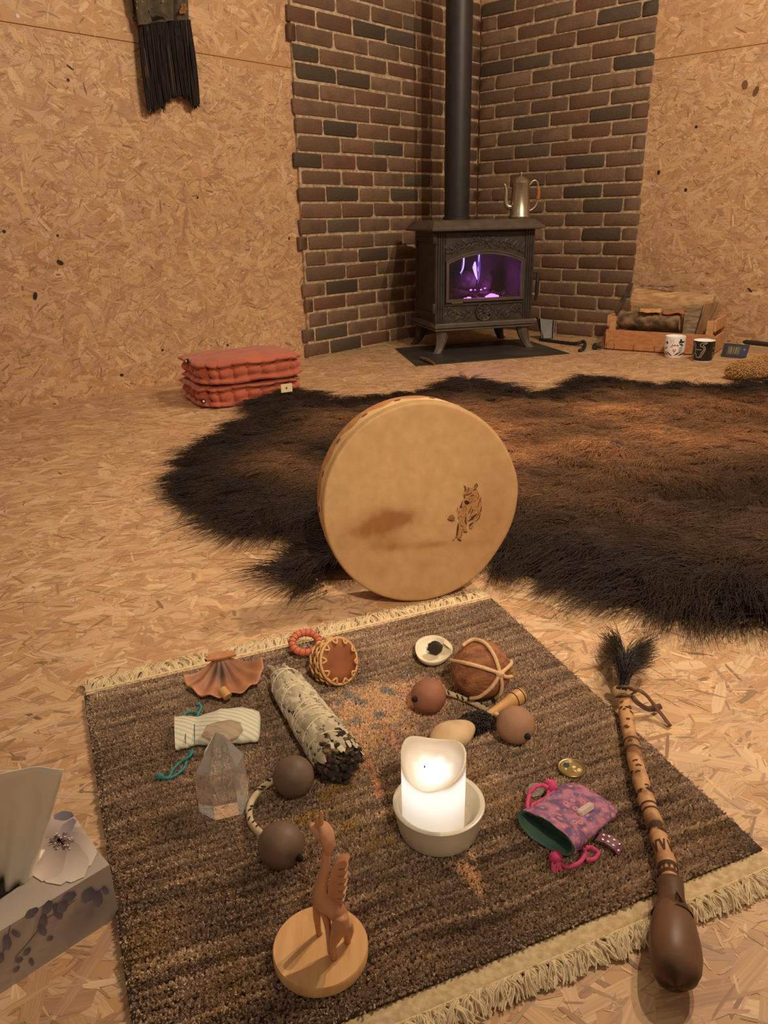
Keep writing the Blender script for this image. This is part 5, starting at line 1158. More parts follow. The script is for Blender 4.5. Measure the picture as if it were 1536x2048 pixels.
# ================================================================== scallop shell with a stub
sc0 = P(461, 1385, RT)
shell = thing('scallop_shell', 'brown ribbed scallop shell used as a burning dish', 'shell', sc0)
hin = P(443, 1345, RT); fr_ = nz((P(470, 1408, RT) - P(443, 1333, RT))); si_ = np.array([fr_[1], -fr_[0], 0]); SR = .077
M_SC = mat('scallop', (1, 1, 1), rough=.5, attr=True, col2=(.8, .76, .72), scale=70, spec=.4); rows = []; cs = []; nr, na = 16, 96
nsc = Noise(61, 30.0)
for i in range(nr + 1):
    u = i / nr; row = []; crow = []
    for j in range(na + 1):
        a = -1.1 + 2.2 * j / na; rib = math.cos(a * 17.0); R_ = SR * u * math.cos(a * .62); x = R_ * math.sin(a) * 1.05; y = R_ * math.cos(a) * 1.0 + .004
        z = .013 - .014 * math.sin(math.pi * min(1, u) * .62) + .011 * u ** 3 + .0030 * rib * u
        q = np.array([hin[0], hin[1], RT]) + fr_ * y + si_ * x + np.array([0, 0, z + .0035 + max(0, .070 - y) * .30]); row.append(q)
        b_ = math.exp(-((x - .004) / .014) ** 2 - ((y - .030) / .014) ** 2); nn = float(nsc(q[None, :2])[0]); c = np.array(s2l(166, 112, 80)) * (1 + .22 * rib * u) * (1 + .15 * nn); c = c + (np.array(s2l(206, 148, 112)) - c) * sstep(.75, 1, u) * .6; c = c + (np.array(s2l(44, 32, 24)) - c) * min(1, b_ * (1.1 + .5 * nn)); c = c + (np.array(s2l(120, 84, 60)) - c) * (1 - u) * .5; crow.append(tuple(c))
    rows.append(row); cs += crow
g = G(); up_ = [q for r in rows for q in r]; dn_ = [q - np.array([0, 0, .0022]) for q in up_]; w_ = na + 1; fs = [(i * w_ + j, i * w_ + j + 1, (i + 1) * w_ + j + 1, (i + 1) * w_ + j) for i in range(nr) for j in range(na)]; N_ = len(up_)
g.add(up_ + dn_, fs + [tuple(q + N_ for q in f[::-1]) for f in fs] + [(nr * w_ + j, nr * w_ + j + 1, nr * w_ + j + 1 + N_, nr * w_ + j + N_) for j in range(na)], cs + [tuple(np.array(c) * .8) for c in cs]); g.build('fan', M_SC, shell, fix=False)
g = G(); hb_ = np.array([hin[0], hin[1], RT + .021]) + fr_ * .004; g.prism([hb_ + si_ * x + fr_ * y + EZ * z for x, y, z in ((-.022, .010, .012), (-.019, -.001, .014), (0, -.003, .016), (.017, -.001, .016), (.020, .010, .013), (0, .012, .013))], (0, 0, -.003), s2l(184, 128, 92)); g.build('hinge_ears', M_SC, shell, smooth=False)
g = G(); a_ = P(444, 1379, RT + .024); b_ = P(456, 1394, RT + .018); g.tube([a_, b_], .0062, seg=14); 
tag(g.build('incense_stub', mat('charred_stub', s2l(190, 146, 90), rough=.6, col2=s2l(40, 30, 24), scale=40, contrast=(.5, .6)), smooth=40), 'short burnt wooden stub lying inside the scallop shell', 'stub')

# ================================================================== cream drawstring pouch
def pouch(name, label, axis, half, hts, mo, lining, z0, n=30):
    """axis: centre line points on the rug, half: half widths, hts: half heights; first section is the open mouth"""
    t = thing(name, label, 'pouch', (axis[0] + axis[-1]) / 2 * np.array([1, 1, 0]) + np.array([0, 0, z0])); ax = spl(axis, 4); N_ = len(ax); hw = np.interp(np.linspace(0, 1, N_), np.linspace(0, 1, len(half)), half); hh = np.interp(np.linspace(0, 1, N_), np.linspace(0, 1, len(hts)), hts)
    def ring(i, k, dz=0, sh=0.0):
        d = nz(ax[min(i + 1, N_ - 1)] - ax[max(i - 1, 0)]); s_ = np.array([d[1], -d[0], 0]); out = []
        for j in range(n):
            a = 2 * math.pi * j / n; ca, sa_ = math.cos(a), math.sin(a); x = math.copysign(abs(ca) ** .8, ca) * hw[i] * k; z = math.copysign(abs(sa_) ** 1.0, sa_) * hh[i] * k; wr = 1 + .06 * math.sin(a * 9 + i) * (1 if i < N_ * .35 else .3)
            q = ax[i] + s_ * x * (1 + .03 * math.sin(i * 2.1 + a * 3)) + d * sh; q = q + np.array([0, 0, hh[i] + z * wr + dz]); q[2] = max(q[2], z0 + .0004); out.append(q)
        return out
    g = G(); rings = [ring(i, 1) for i in range(N_)] + [ring(N_ - 1, .6, 0, .002)]; k = n
    vs = [q for r in rings for q in r]; fs = [(i * k + j, i * k + (j + 1) % k, (i + 1) * k + (j + 1) % k, (i + 1) * k + j) for i in range(len(rings) - 1) for j in range(k)]; fs.append(tuple(range((len(rings) - 1) * k, len(rings) * k)))
    g.add(vs, fs); body = g.build('pouch_fabric', mo, t)
    if lining is not None:
        g = G(); rings = [ring(0, .985)] + [ring(i, .90, .0006) for i in range(0, min(8, N_))] + [ring(min(8, N_ - 1), .3, .002)]
        vs = [q for r in rings for q in r]; fs = [(i * k + j, (i + 1) * k + j, (i + 1) * k + (j + 1) % k, i * k + (j + 1) % k) for i in range(len(rings) - 1) for j in range(k)]; fs.append(tuple(range((len(rings) - 1) * k, len(rings) * k))); g.add(vs, fs); ln = g.build('lining', lining, t); 
    return t, body
def stripes(name, a, b, c, scale, rot):
    m = bpy.data.materials.new(name); m.use_nodes = True; nt = m.node_tree; N = nt.nodes; L = nt.links; bs = N['Principled BSDF']; bs.inputs['Roughness'].default_value = .9
    tc = N.new('ShaderNodeTexCoord'); mp = N.new('ShaderNodeMapping'); mp.inputs['Rotation'].default_value = (0, 0, rot); L.new(tc.outputs['Object'], mp.inputs['Vector']); w = N.new('ShaderNodeTexWave'); w.inputs['Scale'].default_value = scale; w.inputs['Distortion'].default_value = 1.2; w.inputs['Detail'].default_value = 2; L.new(mp.outputs[0], w.inputs['Vector'])
    r = N.new('ShaderNodeValToRGB'); e = r.color_ramp.elements; e[0].color = (*a, 1); e[0].position = .25; e[1].color = (*b, 1); e[1].position = .8; e2 = e.new(.5); e2.color = (*c, 1); L.new(w.outputs['Fac'], r.inputs[0]); L.new(r.outputs[0], bs.inputs['Base Color']); return m
M_CP = stripes('cream_stripe_cotton', s2l(214, 204, 178), s2l(176, 186, 168), s2l(222, 210, 184), 42, 1.9)
t_, body_ = pouch('striped_pouch', 'cream and teal striped drawstring pouch under the quartz', [P(352, 1478, RT), P(375, 1474, RT), P(395, 1471, RT), P(440, 1468, RT), P(485, 1464, RT), P(518, 1461, RT)], [.0335, .0320, .0280, .0330, .0345, .0300], [.009, .0085, .0075, .012, .0110, .0065], M_CP, None, RT)
M_TEAL = mat('teal_cord', s2l(66, 148, 150), rough=.8, col2=s2l(48, 122, 126), scale=200)
def cord(paths, r, m, parent, name='cord'):
    for p_ in paths: g = G(); g.tube(spl(p_, 7), r, seg=8); o = g.build(name, m, parent)
    return o
cord([[P(392, 1442, RT + .012), P(396, 1428, RT + .008), P(385, 1424, RT + .004), P(370, 1428, RT + .003), P(370, 1442, RT + .003), P(384, 1446, RT + .004), P(394, 1432, RT + .008), P(402, 1416, RT + .006), P(398, 1406, RT + .004)], [P(400, 1440, RT + .010), P(412, 1432, RT + .006), P(418, 1446, RT + .004), P(410, 1454, RT + .006), P(398, 1446, RT + .008)]], .0018, M_TEAL, t_)
cord([[P(384, 1500, RT + .010), P(380, 1512, RT + .008), P(360, 1525, RT + .003), P(345, 1540, RT + .002), P(338, 1554, RT + .002), P(324, 1556, RT + .003)], [P(382, 1502, RT + .006), P(374, 1520, RT + .003), P(368, 1536, RT + .002), P(352, 1550, RT + .002), P(334, 1557, RT + .002), P(322, 1552, RT + .003)]], .0017, M_TEAL, t_)
for q, r in ((P(320, 1553, RT + .004), .0042), (P(383, 1506, RT + .008), .0030), (P(397, 1408, RT + .004), .0026)): g = G(); g.ball(q, r, 1.2, 1, .9, seg=12, rings=8, fn=lambda d: 1 + .12 * math.sin(d[0] * 9 + d[1] * 7)); g.build('knot', M_TEAL, t_)
g = G(); g.strip([P(371, 1452 + k, RT + .0165) for k in range(0, 40, 6)], EZ, .0005, s2l(70, 84, 84)); g.strip([P(389, 1448 + k, RT + .0160) for k in range(0, 40, 6)], EZ, .0005, s2l(70, 84, 84)); g.build('stitching', VC, body_, smooth=False, fix=False)

# ================================================================== crystals
def glassm(name, c, rough=.02, dens=0):
    m = mat(name, c, rough=rough, trans=1.0, ior=1.5, spec=.5); return m
M_QZ = mat('clear_quartz', (.98, .93, .88), rough=.0, trans=.86, ior=1.46, spec=.7); M_QZ2 = mat('smoky_quartz', (.86, .70, .56), rough=.08, trans=.75, ior=1.46); M_CLD = mat('cloudy_quartz', s2l(214, 192, 168), rough=.25, trans=.55, ior=1.5)
qc = P(449, 1612, RT); tw = [(-.0265, -.008), (-.006, -.022), (.022, -.013), (.0270, .006), (.009, .020), (-.021, .015)]
qm = lambda x, y, z: qc + np.array([x, y, z])
HQ = .070; bot = [qm(x, y, 0) for x, y in tw]; mid = [qm(x * 1.03, y * 1.03, HQ * .45) for x, y in tw]
topz = [.052, .060, .064, .066, .073, .062]; top = [qm(x * .98, y * .98, z) for (x, y), z in zip(tw, topz)]
tip_a, tip_b = qm(-.002, .006, .096), qm(.006, .007, .092)
g = G(); k = 6; vs = bot + mid + top + [tip_a, tip_b]; fs = [tuple(range(k))[::-1]] + [(j, (j + 1) % k, (j + 1) % k + k, j + k) for j in range(k)] + [(k + j, k + (j + 1) % k, 2 * k + (j + 1) % k, 2 * k + j) for j in range(k)]
fs += [(12, 13, 18), (13, 14, 19, 18), (14, 15, 19), (15, 16, 19), (16, 17, 18, 19), (17, 12, 18)]; g.add(vs, fs); qt = thing('quartz_tower', 'tall faceted clear quartz point standing before the striped pouch', 'crystal', qc); g.build('crystal', M_QZ, qt, smooth=False)
g = G(); rq = random.Random(3)
for k in range(3):
    x, y, z = rq.uniform(-.012, .010), rq.uniform(-.008, .008), rq.uniform(.018, .045); r_ = rq.uniform(.006, .012); vs = [qm(x + rq.uniform(-r_, r_), y + rq.uniform(-r_, r_) * .6, z + rq.uniform(-r_, r_) * .6) for _ in range(4)]; g.add(vs, [(0, 1, 2), (0, 2, 3)])
inc = g.build('inner_fracture', M_CLD, qt, smooth=False, fix=False); inc['kind'] = 'stuff'
def roughq(c, sx, sy, sz, sd, m, label, name='quartz_chunk', seg=9, rings=6):
    n = Noise(sd, .9, 3); g = G(); g.ball(c, 1.0, sx, sy, sz, seg=seg, rings=rings, fn=lambda d: 1 + .22 * float(n(d[None])[0])); zmin = min(v[2] for v in g.v); return tag(g.build(name, m, smooth=False), label, 'crystal')
roughq(P(448, 1462, RT + .024), .026, .019, .0085, 4, M_QZ2, 'rough smoky quartz chunk lying on the striped pouch')
roughq(P(1069, 1580, RT + .006), .012, .0095, .006, 9, M_QZ, 'small clear faceted crystal beside the purple pouch', 'small_crystal', 7, 5)

# ================================================================== ball shakers on cords
M_B1 = mat('dark_seed_ball', s2l(116, 92, 76), rough=.55, col2=s2l(92, 72, 60), scale=22, spec=.35); M_B2 = mat('red_seed_ball', s2l(154, 104, 80), rough=.6, col2=s2l(136, 88, 66), scale=22, spec=.3); M_B3 = mat('tan_seed_ball', s2l(162, 124, 98), rough=.65, col2=s2l(144, 106, 82), scale=22, spec=.3)
M_ROPE = mat('spotted_rope', s2l(206, 186, 152), rough=.85, col2=s2l(190, 168, 132), scale=120, bump=.4, bscale=300)
def bcen(x, y, rpx):                               # a ball resting on the pile, seen centred at this pixel
    r = rpx * .0006
    for _ in range(6): c = P(x, y, RT + r); r = rpx * mpp(c) * .985
    return c, r
def shaker(label, balls, rope, seed):
    cs_ = [bcen(*b[:3]) for b in balls]; t = thing('ball_shaker', label, 'shaker', np.r_[((cs_[0][0] + cs_[1][0]) / 2)[:2], RT], 'paired ball shakers on the rug')
    for (c, r), b in zip(cs_, balls):
        g = G(); n = Noise(seed, .8, 3); g.ball(c, r, 1, 1, .99, seg=32, rings=20, fn=lambda d: 1 + .010 * float(n(d[None])[0])); bo = g.build('seed_ball', b[3], t)
        if b[4] is not None:
            d = nz(V(b[4][0], b[4][1], c - np.array([0, r * .75, 0])) - c); g = G(); g.tube([c + d * r * .97, c + d * (r + .003), c + d * (r + .005)], [.0042, .0036, .002], seg=9); g.build('stem_stub', M_SOOT, bo)
    p_ = spl(rope, 8); g = G(); g.tube(p_, .0040, seg=10); ro = g.build('rope', M_ROPE, t); g = G(); rr0 = random.Random(seed)
    for i in range(2, len(p_) - 2, 3):
        ax = nz(p_[i + 1] - p_[i]); x = nz(np.cross(ax, EZ)); y = np.cross(x, ax); a = rr0.choice([.6, 1.2, 1.9, 2.4]); d = math.cos(a) * x + math.sin(a) * y; tn = nz(ax + .9 * np.cross(ax, d)); g.strip([p_[i] + d * .0043 - tn * .003, p_[i] + d * .0044, p_[i] + d * .0043 + tn * .003], [d, d, d], .0011, s2l(34, 26, 22))
    g.build('dark_flecks', VC, ro, smooth=False, fix=False)['kind'] = 'stuff'; return t
shaker('pair of dark brown seed balls joined by spotted rope beside quartz', [(587, 1553, 42, M_B1, None), (562, 1690, 47, M_B1, (607, 1722))], [P(552, 1558, RT + .020), P(535, 1568, RT + .014), P(518, 1582, RT + .008), P(503, 1603, RT + .005), P(498, 1625, RT + .005), P(504, 1648, RT + .006), P(522, 1668, RT + .014)], 4)
shaker('pair of reddish seed balls joined by spotted rope near coconut', [(857, 1392, 36, M_B2, (824, 1400)), (1031, 1450, 39, M_B3, (1050, 1468))], [P(890, 1385, RT + .012), P(908, 1390, RT + .006), P(935, 1400, RT + .005), P(965, 1415, RT + .005), P(990, 1428, RT + .008), P(1002, 1438, RT + .014)], 6)

# ================================================================== basket rattle
bn = nz(P(690, 1345, RT + .020) - P(640, 1293, RT + .026)); bn = nz(np.array([.66, -.62, .42])); b0 = P(678, 1322, RT + .031)
BRAD = .0318; bx_ = nz(np.cross(EZ, bn)); by_ = np.cross(bn, bx_)
bas = thing('basket_rattle', 'small woven basket rattle with red ring handle and gourd base', 'rattle', np.r_[b0[:2], RT])
BLn = .046
def brad(u): return BRAD * float(np.interp(u, [0, .2, .5, .75, 1], [1.0, 1.04, 1.0, .82, .45]))
def bq(u, a, k=1.0): return b0 - bn * BLn * u + brad(u) * k * (math.cos(a) * bx_ + math.sin(a) * by_)
M_W1 = mat('pale_cane', s2l(206, 160, 104), rough=.6); M_W2 = mat('brown_cane', s2l(128, 78, 46), rough=.6)
g = G(); g.loft([[bq(u, 2 * math.pi * j / 28, .93) for j in range(28)] for u in np.linspace(0, 1, 8)]); g.build('inner_core', M_W2, bas)
for k in range(9):
    u = .02 + .95 * k / 8; g = G(); n = 112; g.tube([bq(u, 2 * math.pi * j / n, 1.0 + .040 * math.cos(14 * 2 * math.pi * j / n + math.pi * k)) for j in range(n + 1)], .0019, seg=6); g.build('cane_hoop', M_W1 if k % 3 else M_W2, bas)
for k in range(28): g = G(); a = 2 * math.pi * (k + .5) / 28; g.tube([bq(u, a, 1.0) for u in np.linspace(0, 1, 6)], .0014, seg=6, flat=.8); g.build('cane_stake', M_W2 if k % 2 else M_W1, bas)
g = G(); g.lathe([(BRAD * .99, -.001), (BRAD * .97, .0015), (BRAD * .6, .0024), (.0004, .0026)], b0, bn, seg=36); bb = g.build('gourd_base', mat('gourd_disc', s2l(150, 92, 58), rough=.6, col2=s2l(130, 76, 48), scale=26, spec=.3), bas)
g = G(); g.tube([b0 + BRAD * 1.02 * (math.cos(a) * bx_ + math.sin(a) * by_) for a in np.linspace(0, 2 * math.pi, 49)], .0022, seg=8); g.build('rim_cane', M_W1, bas)
for k in range(10):
    a = 2 * math.pi * k / 10 + .2; p1 = b0 + bn * .0022 + BRAD * .98 * (math.cos(a - .14) * bx_ + math.sin(a - .14) * by_); p2 = b0 + bn * .0042 + BRAD * .80 * (math.cos(a) * bx_ + math.sin(a) * by_); p3 = b0 + bn * .0022 + BRAD * .98 * (math.cos(a + .14) * bx_ + math.sin(a + .14) * by_); g = G(); g.tube(spl([p1, p2, p3], 4), .0016, seg=6); g.build('stitch', M_W1, bb)
rc_ = P(611, 1285, RT + .020); g = G(); rx_ = nz(P(645, 1275, RT) - P(580, 1290, RT)); rn = nz(np.array([.1, -.42, .9])); ry_ = np.cross(rn, rx_); RR = .0205
g.tube([rc_ + RR * (math.cos(a) * rx_ + .88 * math.sin(a) * ry_) for a in np.linspace(0, 2 * math.pi, 41)], .0056, seg=10); ring_o = g.build('ring_handle', mat('red_cloth', s2l(206, 116, 88), rough=.8, col2=s2l(192, 98, 74), scale=40), bas)
g = G()
for k in range(16): a = 2 * math.pi * k / 16; c = rc_ + RR * (math.cos(a) * rx_ + .88 * math.sin(a) * ry_); tn = nz(-math.sin(a) * rx_ + .88 * math.cos(a) * ry_); o1 = nz(math.cos(a) * rx_ + math.sin(a) * ry_); o2 = np.cross(tn, o1); g.tube([c + .0059 * (math.cos(b_) * o1 + math.sin(b_) * o2) + tn * .003 * (b_ / 6.28) for b_ in np.linspace(0, 6.28, 13)], .0005, seg=5)
g.build('thread_wrap', M_W2, ring_o)['kind'] = 'stuff'

# ================================================================== white shell with dark chunk
ws = P(866, 1318, RT); g = G(); n = 40; rows = []
for rr0, z in ((.10, .0040), (.45, .0048), (.75, .0085), (.93, .0145), (1.0, .0185), (1.0, .0175), (.95, .0125), (.78, .0066), (.45, .0026), (.1, .0015)):
    rows.append([ws + np.array([.0278 * rr0 * math.cos(a) * (1 + .05 * math.cos(3 * a)), .0300 * rr0 * math.sin(a) * (1 + .04 * math.sin(2 * a)), z + .005 * math.sin(a) * rr0]) for a in [2 * math.pi * j / n for j in range(n)]])
wsh = thing('clam_shell', 'round white clam shell dish beside the coconut', 'shell', ws)
g.loft(rows); g.build('shell_dish', mat('white_shell', s2l(228, 216, 190), rough=.45, col2=s2l(206, 188, 156), scale=30), wsh)
g = G(); g.prism([ws + np.array(q) for q in ((.016, .012, .020), (.024, .002, .018), (.025, .010, .020), (.020, .018, .023))], (.002, 0, -.003)); g.build('hinge', mat('white_shell', (1, 1, 1)), wsh, smooth=False)
nck = Noise(5, 1.2, 3); g = G(); g.ball(ws + np.array([.003, .004, .0165]), .0115, 1.0, .75, .95, seg=10, rings=7, fn=lambda d: 1 + .25 * float(nck(d[None])[0])); tag(g.build('charcoal_chunk', mat('dark_resin', s2l(44, 36, 30), rough=.8, col2=s2l(92, 70, 50), scale=60, contrast=(.55, .7)), smooth=25), 'black chunk of charcoal in the white clam shell', 'charcoal')

# ================================================================== corded coconut
cc1, cr1 = bcen(961, 1339, 60); coco = thing('coconut', 'brown coconut tied with cream cord', 'coconut', np.r_[cc1[:2], RT])
M_COCO = mat('coconut_husk', s2l(164, 108, 70), rough=.75, col2=s2l(112, 68, 44), scale=40, contrast=(.35, .7), stretch=(1, 3, 3), bump=.6, bscale=120)
g = G(); ncc = Noise(9, 1.0, 3); g.ball(cc1, cr1, 1.0, .98, .985, seg=40, rings=24, fn=lambda d: 1 + .018 * float(ncc(d[None])[0]) - .02 * math.exp(-((d[0] + .62) / .03) ** 2)); g.build('husk', M_COCO, coco)
M_CORD = mat('cotton_cord', s2l(216, 180, 138), rough=.85, col2=s2l(196, 156, 112), scale=300)
def oncoco(x, y, lift=.0026):
    r = ray(x, y); r = r / np.linalg.norm(r); o = np.array([0, 0, CAM_H]) - cc1; b_ = o @ r; R_ = cr1 + lift; disc = b_ * b_ - (o @ o - R_ * R_)
    if disc < 0: p_ = np.array([0, 0, CAM_H]) + r * (-b_); return cc1 + nz(p_ - cc1) * R_
    return np.array([0, 0, CAM_H]) + r * (-b_ - math.sqrt(disc))
kn = (1000, 1347)
for path in ([kn, (965, 1335), (930, 1326), (898, 1320)], [kn, (990, 1315), (972, 1288), (950, 1279), (935, 1284), (925, 1292)], [kn, (1010, 1340), (1022, 1328), (1022, 1322)], [kn, (1012, 1354), (1026, 1354)], [kn, (985, 1372), (960, 1393), (940, 1397)], [kn, (1004, 1370), (1000, 1388), (992, 1398)]):
    g = G(); g.tube(spl([oncoco(*q) for q in path], 6), .0027, seg=8); g.build('cord', M_CORD, coco)
g = G(); g.ball(oncoco(*kn, .003), .0052, 1.2, 1, .9, seg=12, rings=8); g.build('knot', M_CORD, coco)

# ================================================================== fur-tipped wooden beater
ha_, hb_2 = P(972, 1431, RT + .010), P(1046, 1388, RT + .014); hx2 = nz(hb_2 - ha_); hl2 = float(np.linalg.norm(hb_2 - ha_))
bt_ = thing('hair_brush', 'turned wooden handle with black furry tip beside the coconut', 'brush', np.r_[((ha_ + hb_2) / 2)[:2], RT])
M_TW = mat('turned_wood', s2l(206, 160, 106), rough=.45, col2=s2l(186, 138, 86), scale=14, stretch=(1, 5, 5))
g = G(); g.lathe([(.0035, 0), (.0045, .001), (.0060, hl2 * .35), (.0085, hl2 * .62), (.0100, hl2 * .70), (.0098, hl2 * .74), (.0106, hl2 * .80), (.0108, hl2 * .88), (.0104, hl2 * .91), (.0100, hl2 * .96), (.0070, hl2 * .995), (.0005, hl2)], ha_, hx2, seg=24); ho = g.build('turned_handle', M_TW, bt_, smooth=50)
for f_, r_ in ((.735, .0101), (.905, .0108)): g = G(); g.tube([ha_ + hx2 * hl2 * f_ + r_ * (math.cos(a) * nz(np.cross(hx2, EZ)) + math.sin(a) * np.cross(nz(np.cross(hx2, EZ)), hx2)) for a in np.linspace(0, 6.283, 29)], .0007, seg=6); g.build('groove', M_BRN, ho)
g = G(); pp = []; cc = []; fc_ = P(955, 1442, RT + .009); furball(g, fc_, (.019, .010, .007), rotz(.5), 1800, .010, s2l(34, 28, 28), pp, cc, 5); fo_ = g.build('fur_tip', mat('black_fur_core', s2l(28, 24, 24), rough=.9), bt_); hair('fur', np.concatenate(pp), .0006, np.concatenate(cc), M_BH, fo_)

# ================================================================== pale pointed stone
s0 = P(903, 1470, RT + .013); s1 = P(957, 1447, RT + .010); dx2 = nz((s1 - s0) * np.array([1, 1, 0])); m3 = np.column_stack([dx2, np.array([-dx2[1], dx2[0], 0]), EZ])
g = G(); nst = Noise(12, .9, 3); g.ball(s0, 1.0, .030, .023, .0135, seg=36, rings=20, m=m3, fn=lambda d: 1 + .22 * max(0, d[0]) ** 5 + .04 * float(nst(d[None])[0]) - .05 * max(0, d[0]) * (1 - abs(d[0])))
tag(g.build('pale_stone', mat('pale_stone', s2l(206, 178, 142), rough=.6, col2=s2l(186, 152, 112), scale=28, spec=.3)), 'smooth cream pointed stone behind the candle', 'stone')

# ================================================================== brass medallion
mc = P(1143, 1539, RT); g = G(); ex = nz(P(1170, 1543, RT) - P(1116, 1535, RT)); ey = np.array([-ex[1], ex[0], 0]); er, es = 27.5 * mpp(mc), 22.5 * mpp(mc) * 1.22
med = thing('medallion', 'small oval brass medallion on the rug beyond the purple pouch', 'medallion', mc)
def ell(k, z, n=36): return [mc + ex * er * k * math.cos(a) + ey * es * k * math.sin(a) + EZ * z for a in [2 * math.pi * j / n for j in range(n)]]
g.loft([ell(.96, 0), ell(1, .001), ell(1, .0028), ell(.94, .0036), ell(.86, .0034), ell(.80, .0024), ell(.02, .0023)]); g.build('medal', mat('aged_brass', s2l(176, 150, 96), rough=.38, metal=.75, col2=s2l(140, 116, 70), scale=40), med, smooth=40)
g = G(); 
def mp_(x, y, z=.0027): return mc + ex * er * x + ey * es * y + EZ * z
def blob(pts, c): g.add([mp_(*q) for q in pts], [tuple(range(len(pts)))], c)
blob([(-.62, .1), (-.55, .45), (-.2, .45), (-.15, .15), (-.35, -.1)], s2l(40, 50, 62)); blob([(-.6, .42), (-.45, .62), (-.22, .55), (-.3, .42)], s2l(120, 150, 150)); blob([(0, .1), (.15, .3), (.3, .2), (.25, 0), (.1, -.05)], s2l(214, 196, 150)); blob([(.05, -.15), (.25, -.4), (.4, -.5), (.3, -.2)], s2l(206, 186, 136)); blob([(.35, -.2), (.5, .1), (.68, .0), (.62, -.3), (.45, -.35)], s2l(210, 190, 140)); blob([(-.5, -.25), (-.4, -.05), (-.3, -.2), (-.4, -.4)], s2l(206, 186, 136)); blob([(-.2, .6), (-.1, .75), (0, .6), (-.1, .5)], s2l(206, 186, 136))
g.build('relief_figure', VC, med, smooth=False, fix=False)

# ================================================================== purple pouch
def floral(name):
    m = bpy.data.materials.new(name); m.use_nodes = True; nt = m.node_tree; N = nt.nodes; L = nt.links; bs = N['Principled BSDF']; bs.inputs['Roughness'].default_value = .9
    tc = N.new('ShaderNodeTexCoord'); last = None
    def vor(scale, off):
        mp = N.new('ShaderNodeMapping'); mp.inputs['Location'].default_value = off; L.new(tc.outputs['Object'], mp.inputs['Vector']); v = N.new('ShaderNodeTexVoronoi'); v.inputs['Scale'].default_value = scale; v.inputs['Randomness'].default_value = .8; L.new(mp.outputs[0], v.inputs['Vector']); return v
    base = N.new('ShaderNodeTexNoise'); base.inputs['Scale'].default_value = 90; L.new(tc.outputs['Object'], base.inputs['Vector'])
    r0 = N.new('ShaderNodeValToRGB'); r0.color_ramp.elements[0].color = (*s2l(104, 78, 112), 1); r0.color_ramp.elements[0].position = .4; r0.color_ramp.elements[1].color = (*s2l(176, 112, 136), 1); r0.color_ramp.elements[1].position = .62; L.new(base.outputs['Fac'], r0.inputs[0]); last = r0.outputs[0]
    for scale, off, stops in ((98, (.1, .2, 0), [(.0, s2l(130, 74, 96)), (.12, s2l(130, 74, 96)), (.16, s2l(206, 136, 128)), (.28, s2l(178, 108, 128)), (.36, None)]), (150, (.33, .71, .2), [(.0, s2l(200, 208, 206)), (.07, s2l(130, 160, 172)), (.16, s2l(120, 140, 160)), (.20, None)])):
        v = vor(scale, off); x = N.new('ShaderNodeMix'); x.data_type = 'RGBA'; rp = N.new('ShaderNodeValToRGB'); e = rp.color_ramp.elements; cols_ = [s_ for s_ in stops if s_[1] is not None]; e[0].position, e[0].color = cols_[0][0], (*cols_[0][1], 1); e[1].position, e[1].color = cols_[-1][0], (*cols_[-1][1], 1)
        for p_, c in cols_[1:-1]: q = e.new(p_); q.color = (*c, 1)
        L.new(v.outputs['Distance'], rp.inputs[0]); mr = N.new('ShaderNodeMapRange'); mr.inputs[1].default_value = stops[-1][0]; mr.inputs[2].default_value = stops[-1][0] - .06; L.new(v.outputs['Distance'], mr.inputs[0]); L.new(mr.outputs[0], x.inputs[0]); L.new(last, x.inputs[6]); L.new(rp.outputs[0], x.inputs[7]); last = x.outputs[2]
    L.new(last, bs.inputs['Base Color']); return m
M_PUR = floral('purple_floral_cotton'); M_GRN = mat('green_lining', s2l(92, 126, 108), rough=.85, col2=s2l(74, 106, 92), scale=30)
pax = [P(1088, 1694, RT), P(1102, 1680, RT), P(1120, 1662, RT), P(1150, 1634, RT), P(1178, 1612, RT), P(1194, 1600, RT)]
pt, pbod = pouch('purple_pouch', 'purple floral drawstring pouch with green lining and pink cords', pax, [.0350, .0350, .0335, .0345, .0335, .0270], [.0180, .0155, .0110, .0098, .0085, .0040], M_PUR, M_GRN, RT)
M_PNK = mat('pink_cord', s2l(206, 74, 122), rough=.75, col2=s2l(178, 54, 102), scale=200)
cord([[P(1062, 1632, RT + .010), P(1055, 1612, RT + .012), P(1062, 1582, RT + .016), P(1082, 1570, RT + .018), P(1096, 1576, RT + .016)], [P(1066, 1630, RT + .010), P(1064, 1612, RT + .010), P(1078, 1604, RT + .010), P(1094, 1594, RT + .011), P(1098, 1578, RT + .012)], [P(1120, 1726, RT + .004), P(1136, 1734, RT + .003), P(1158, 1726, RT + .004), P(1170, 1708, RT + .006), P(1168, 1696, RT + .010)], [P(1172, 1696, RT + .010), P(1184, 1696, RT + .008), P(1196, 1706, RT + .004), P(1188, 1718, RT + .003), P(1172, 1720, RT + .004)]], .0024, M_PNK, pt)
for q, r, L_ in ((P(1104, 1574, RT + .014), .0058, None), (P(1111, 1714, RT + .010), .0062, (1113, 1738))):
    g = G(); g.ball(q, r, 1.1, 1, .9, seg=14, rings=9, fn=lambda d: 1 + .12 * math.sin(d[0] * 8 + d[2] * 9)); g.build('knot', M_PNK, pt)
    rg = np.random.default_rng(2); pts = []
    for k in range(60):
        e_ = P(L_[0] + rg.normal(0, 5), L_[1] + rg.normal(0, 3), RT + .002) if L_ else P(1100 + rg.normal(0, 4), 1562 + rg.normal(0, 3), RT + .012); pts.append([q + rg.normal(0, .002, 3), (q + e_) / 2 + rg.normal(0, .0015, 3), e_])
    hair('tassel', np.array(pts), .0006, np.array(s2l(214, 84, 130)) * rg.uniform(.8, 1.2, (60, 1)), mat('pink_thread', (1, 1, 1), rough=.8, attr=True), pt)
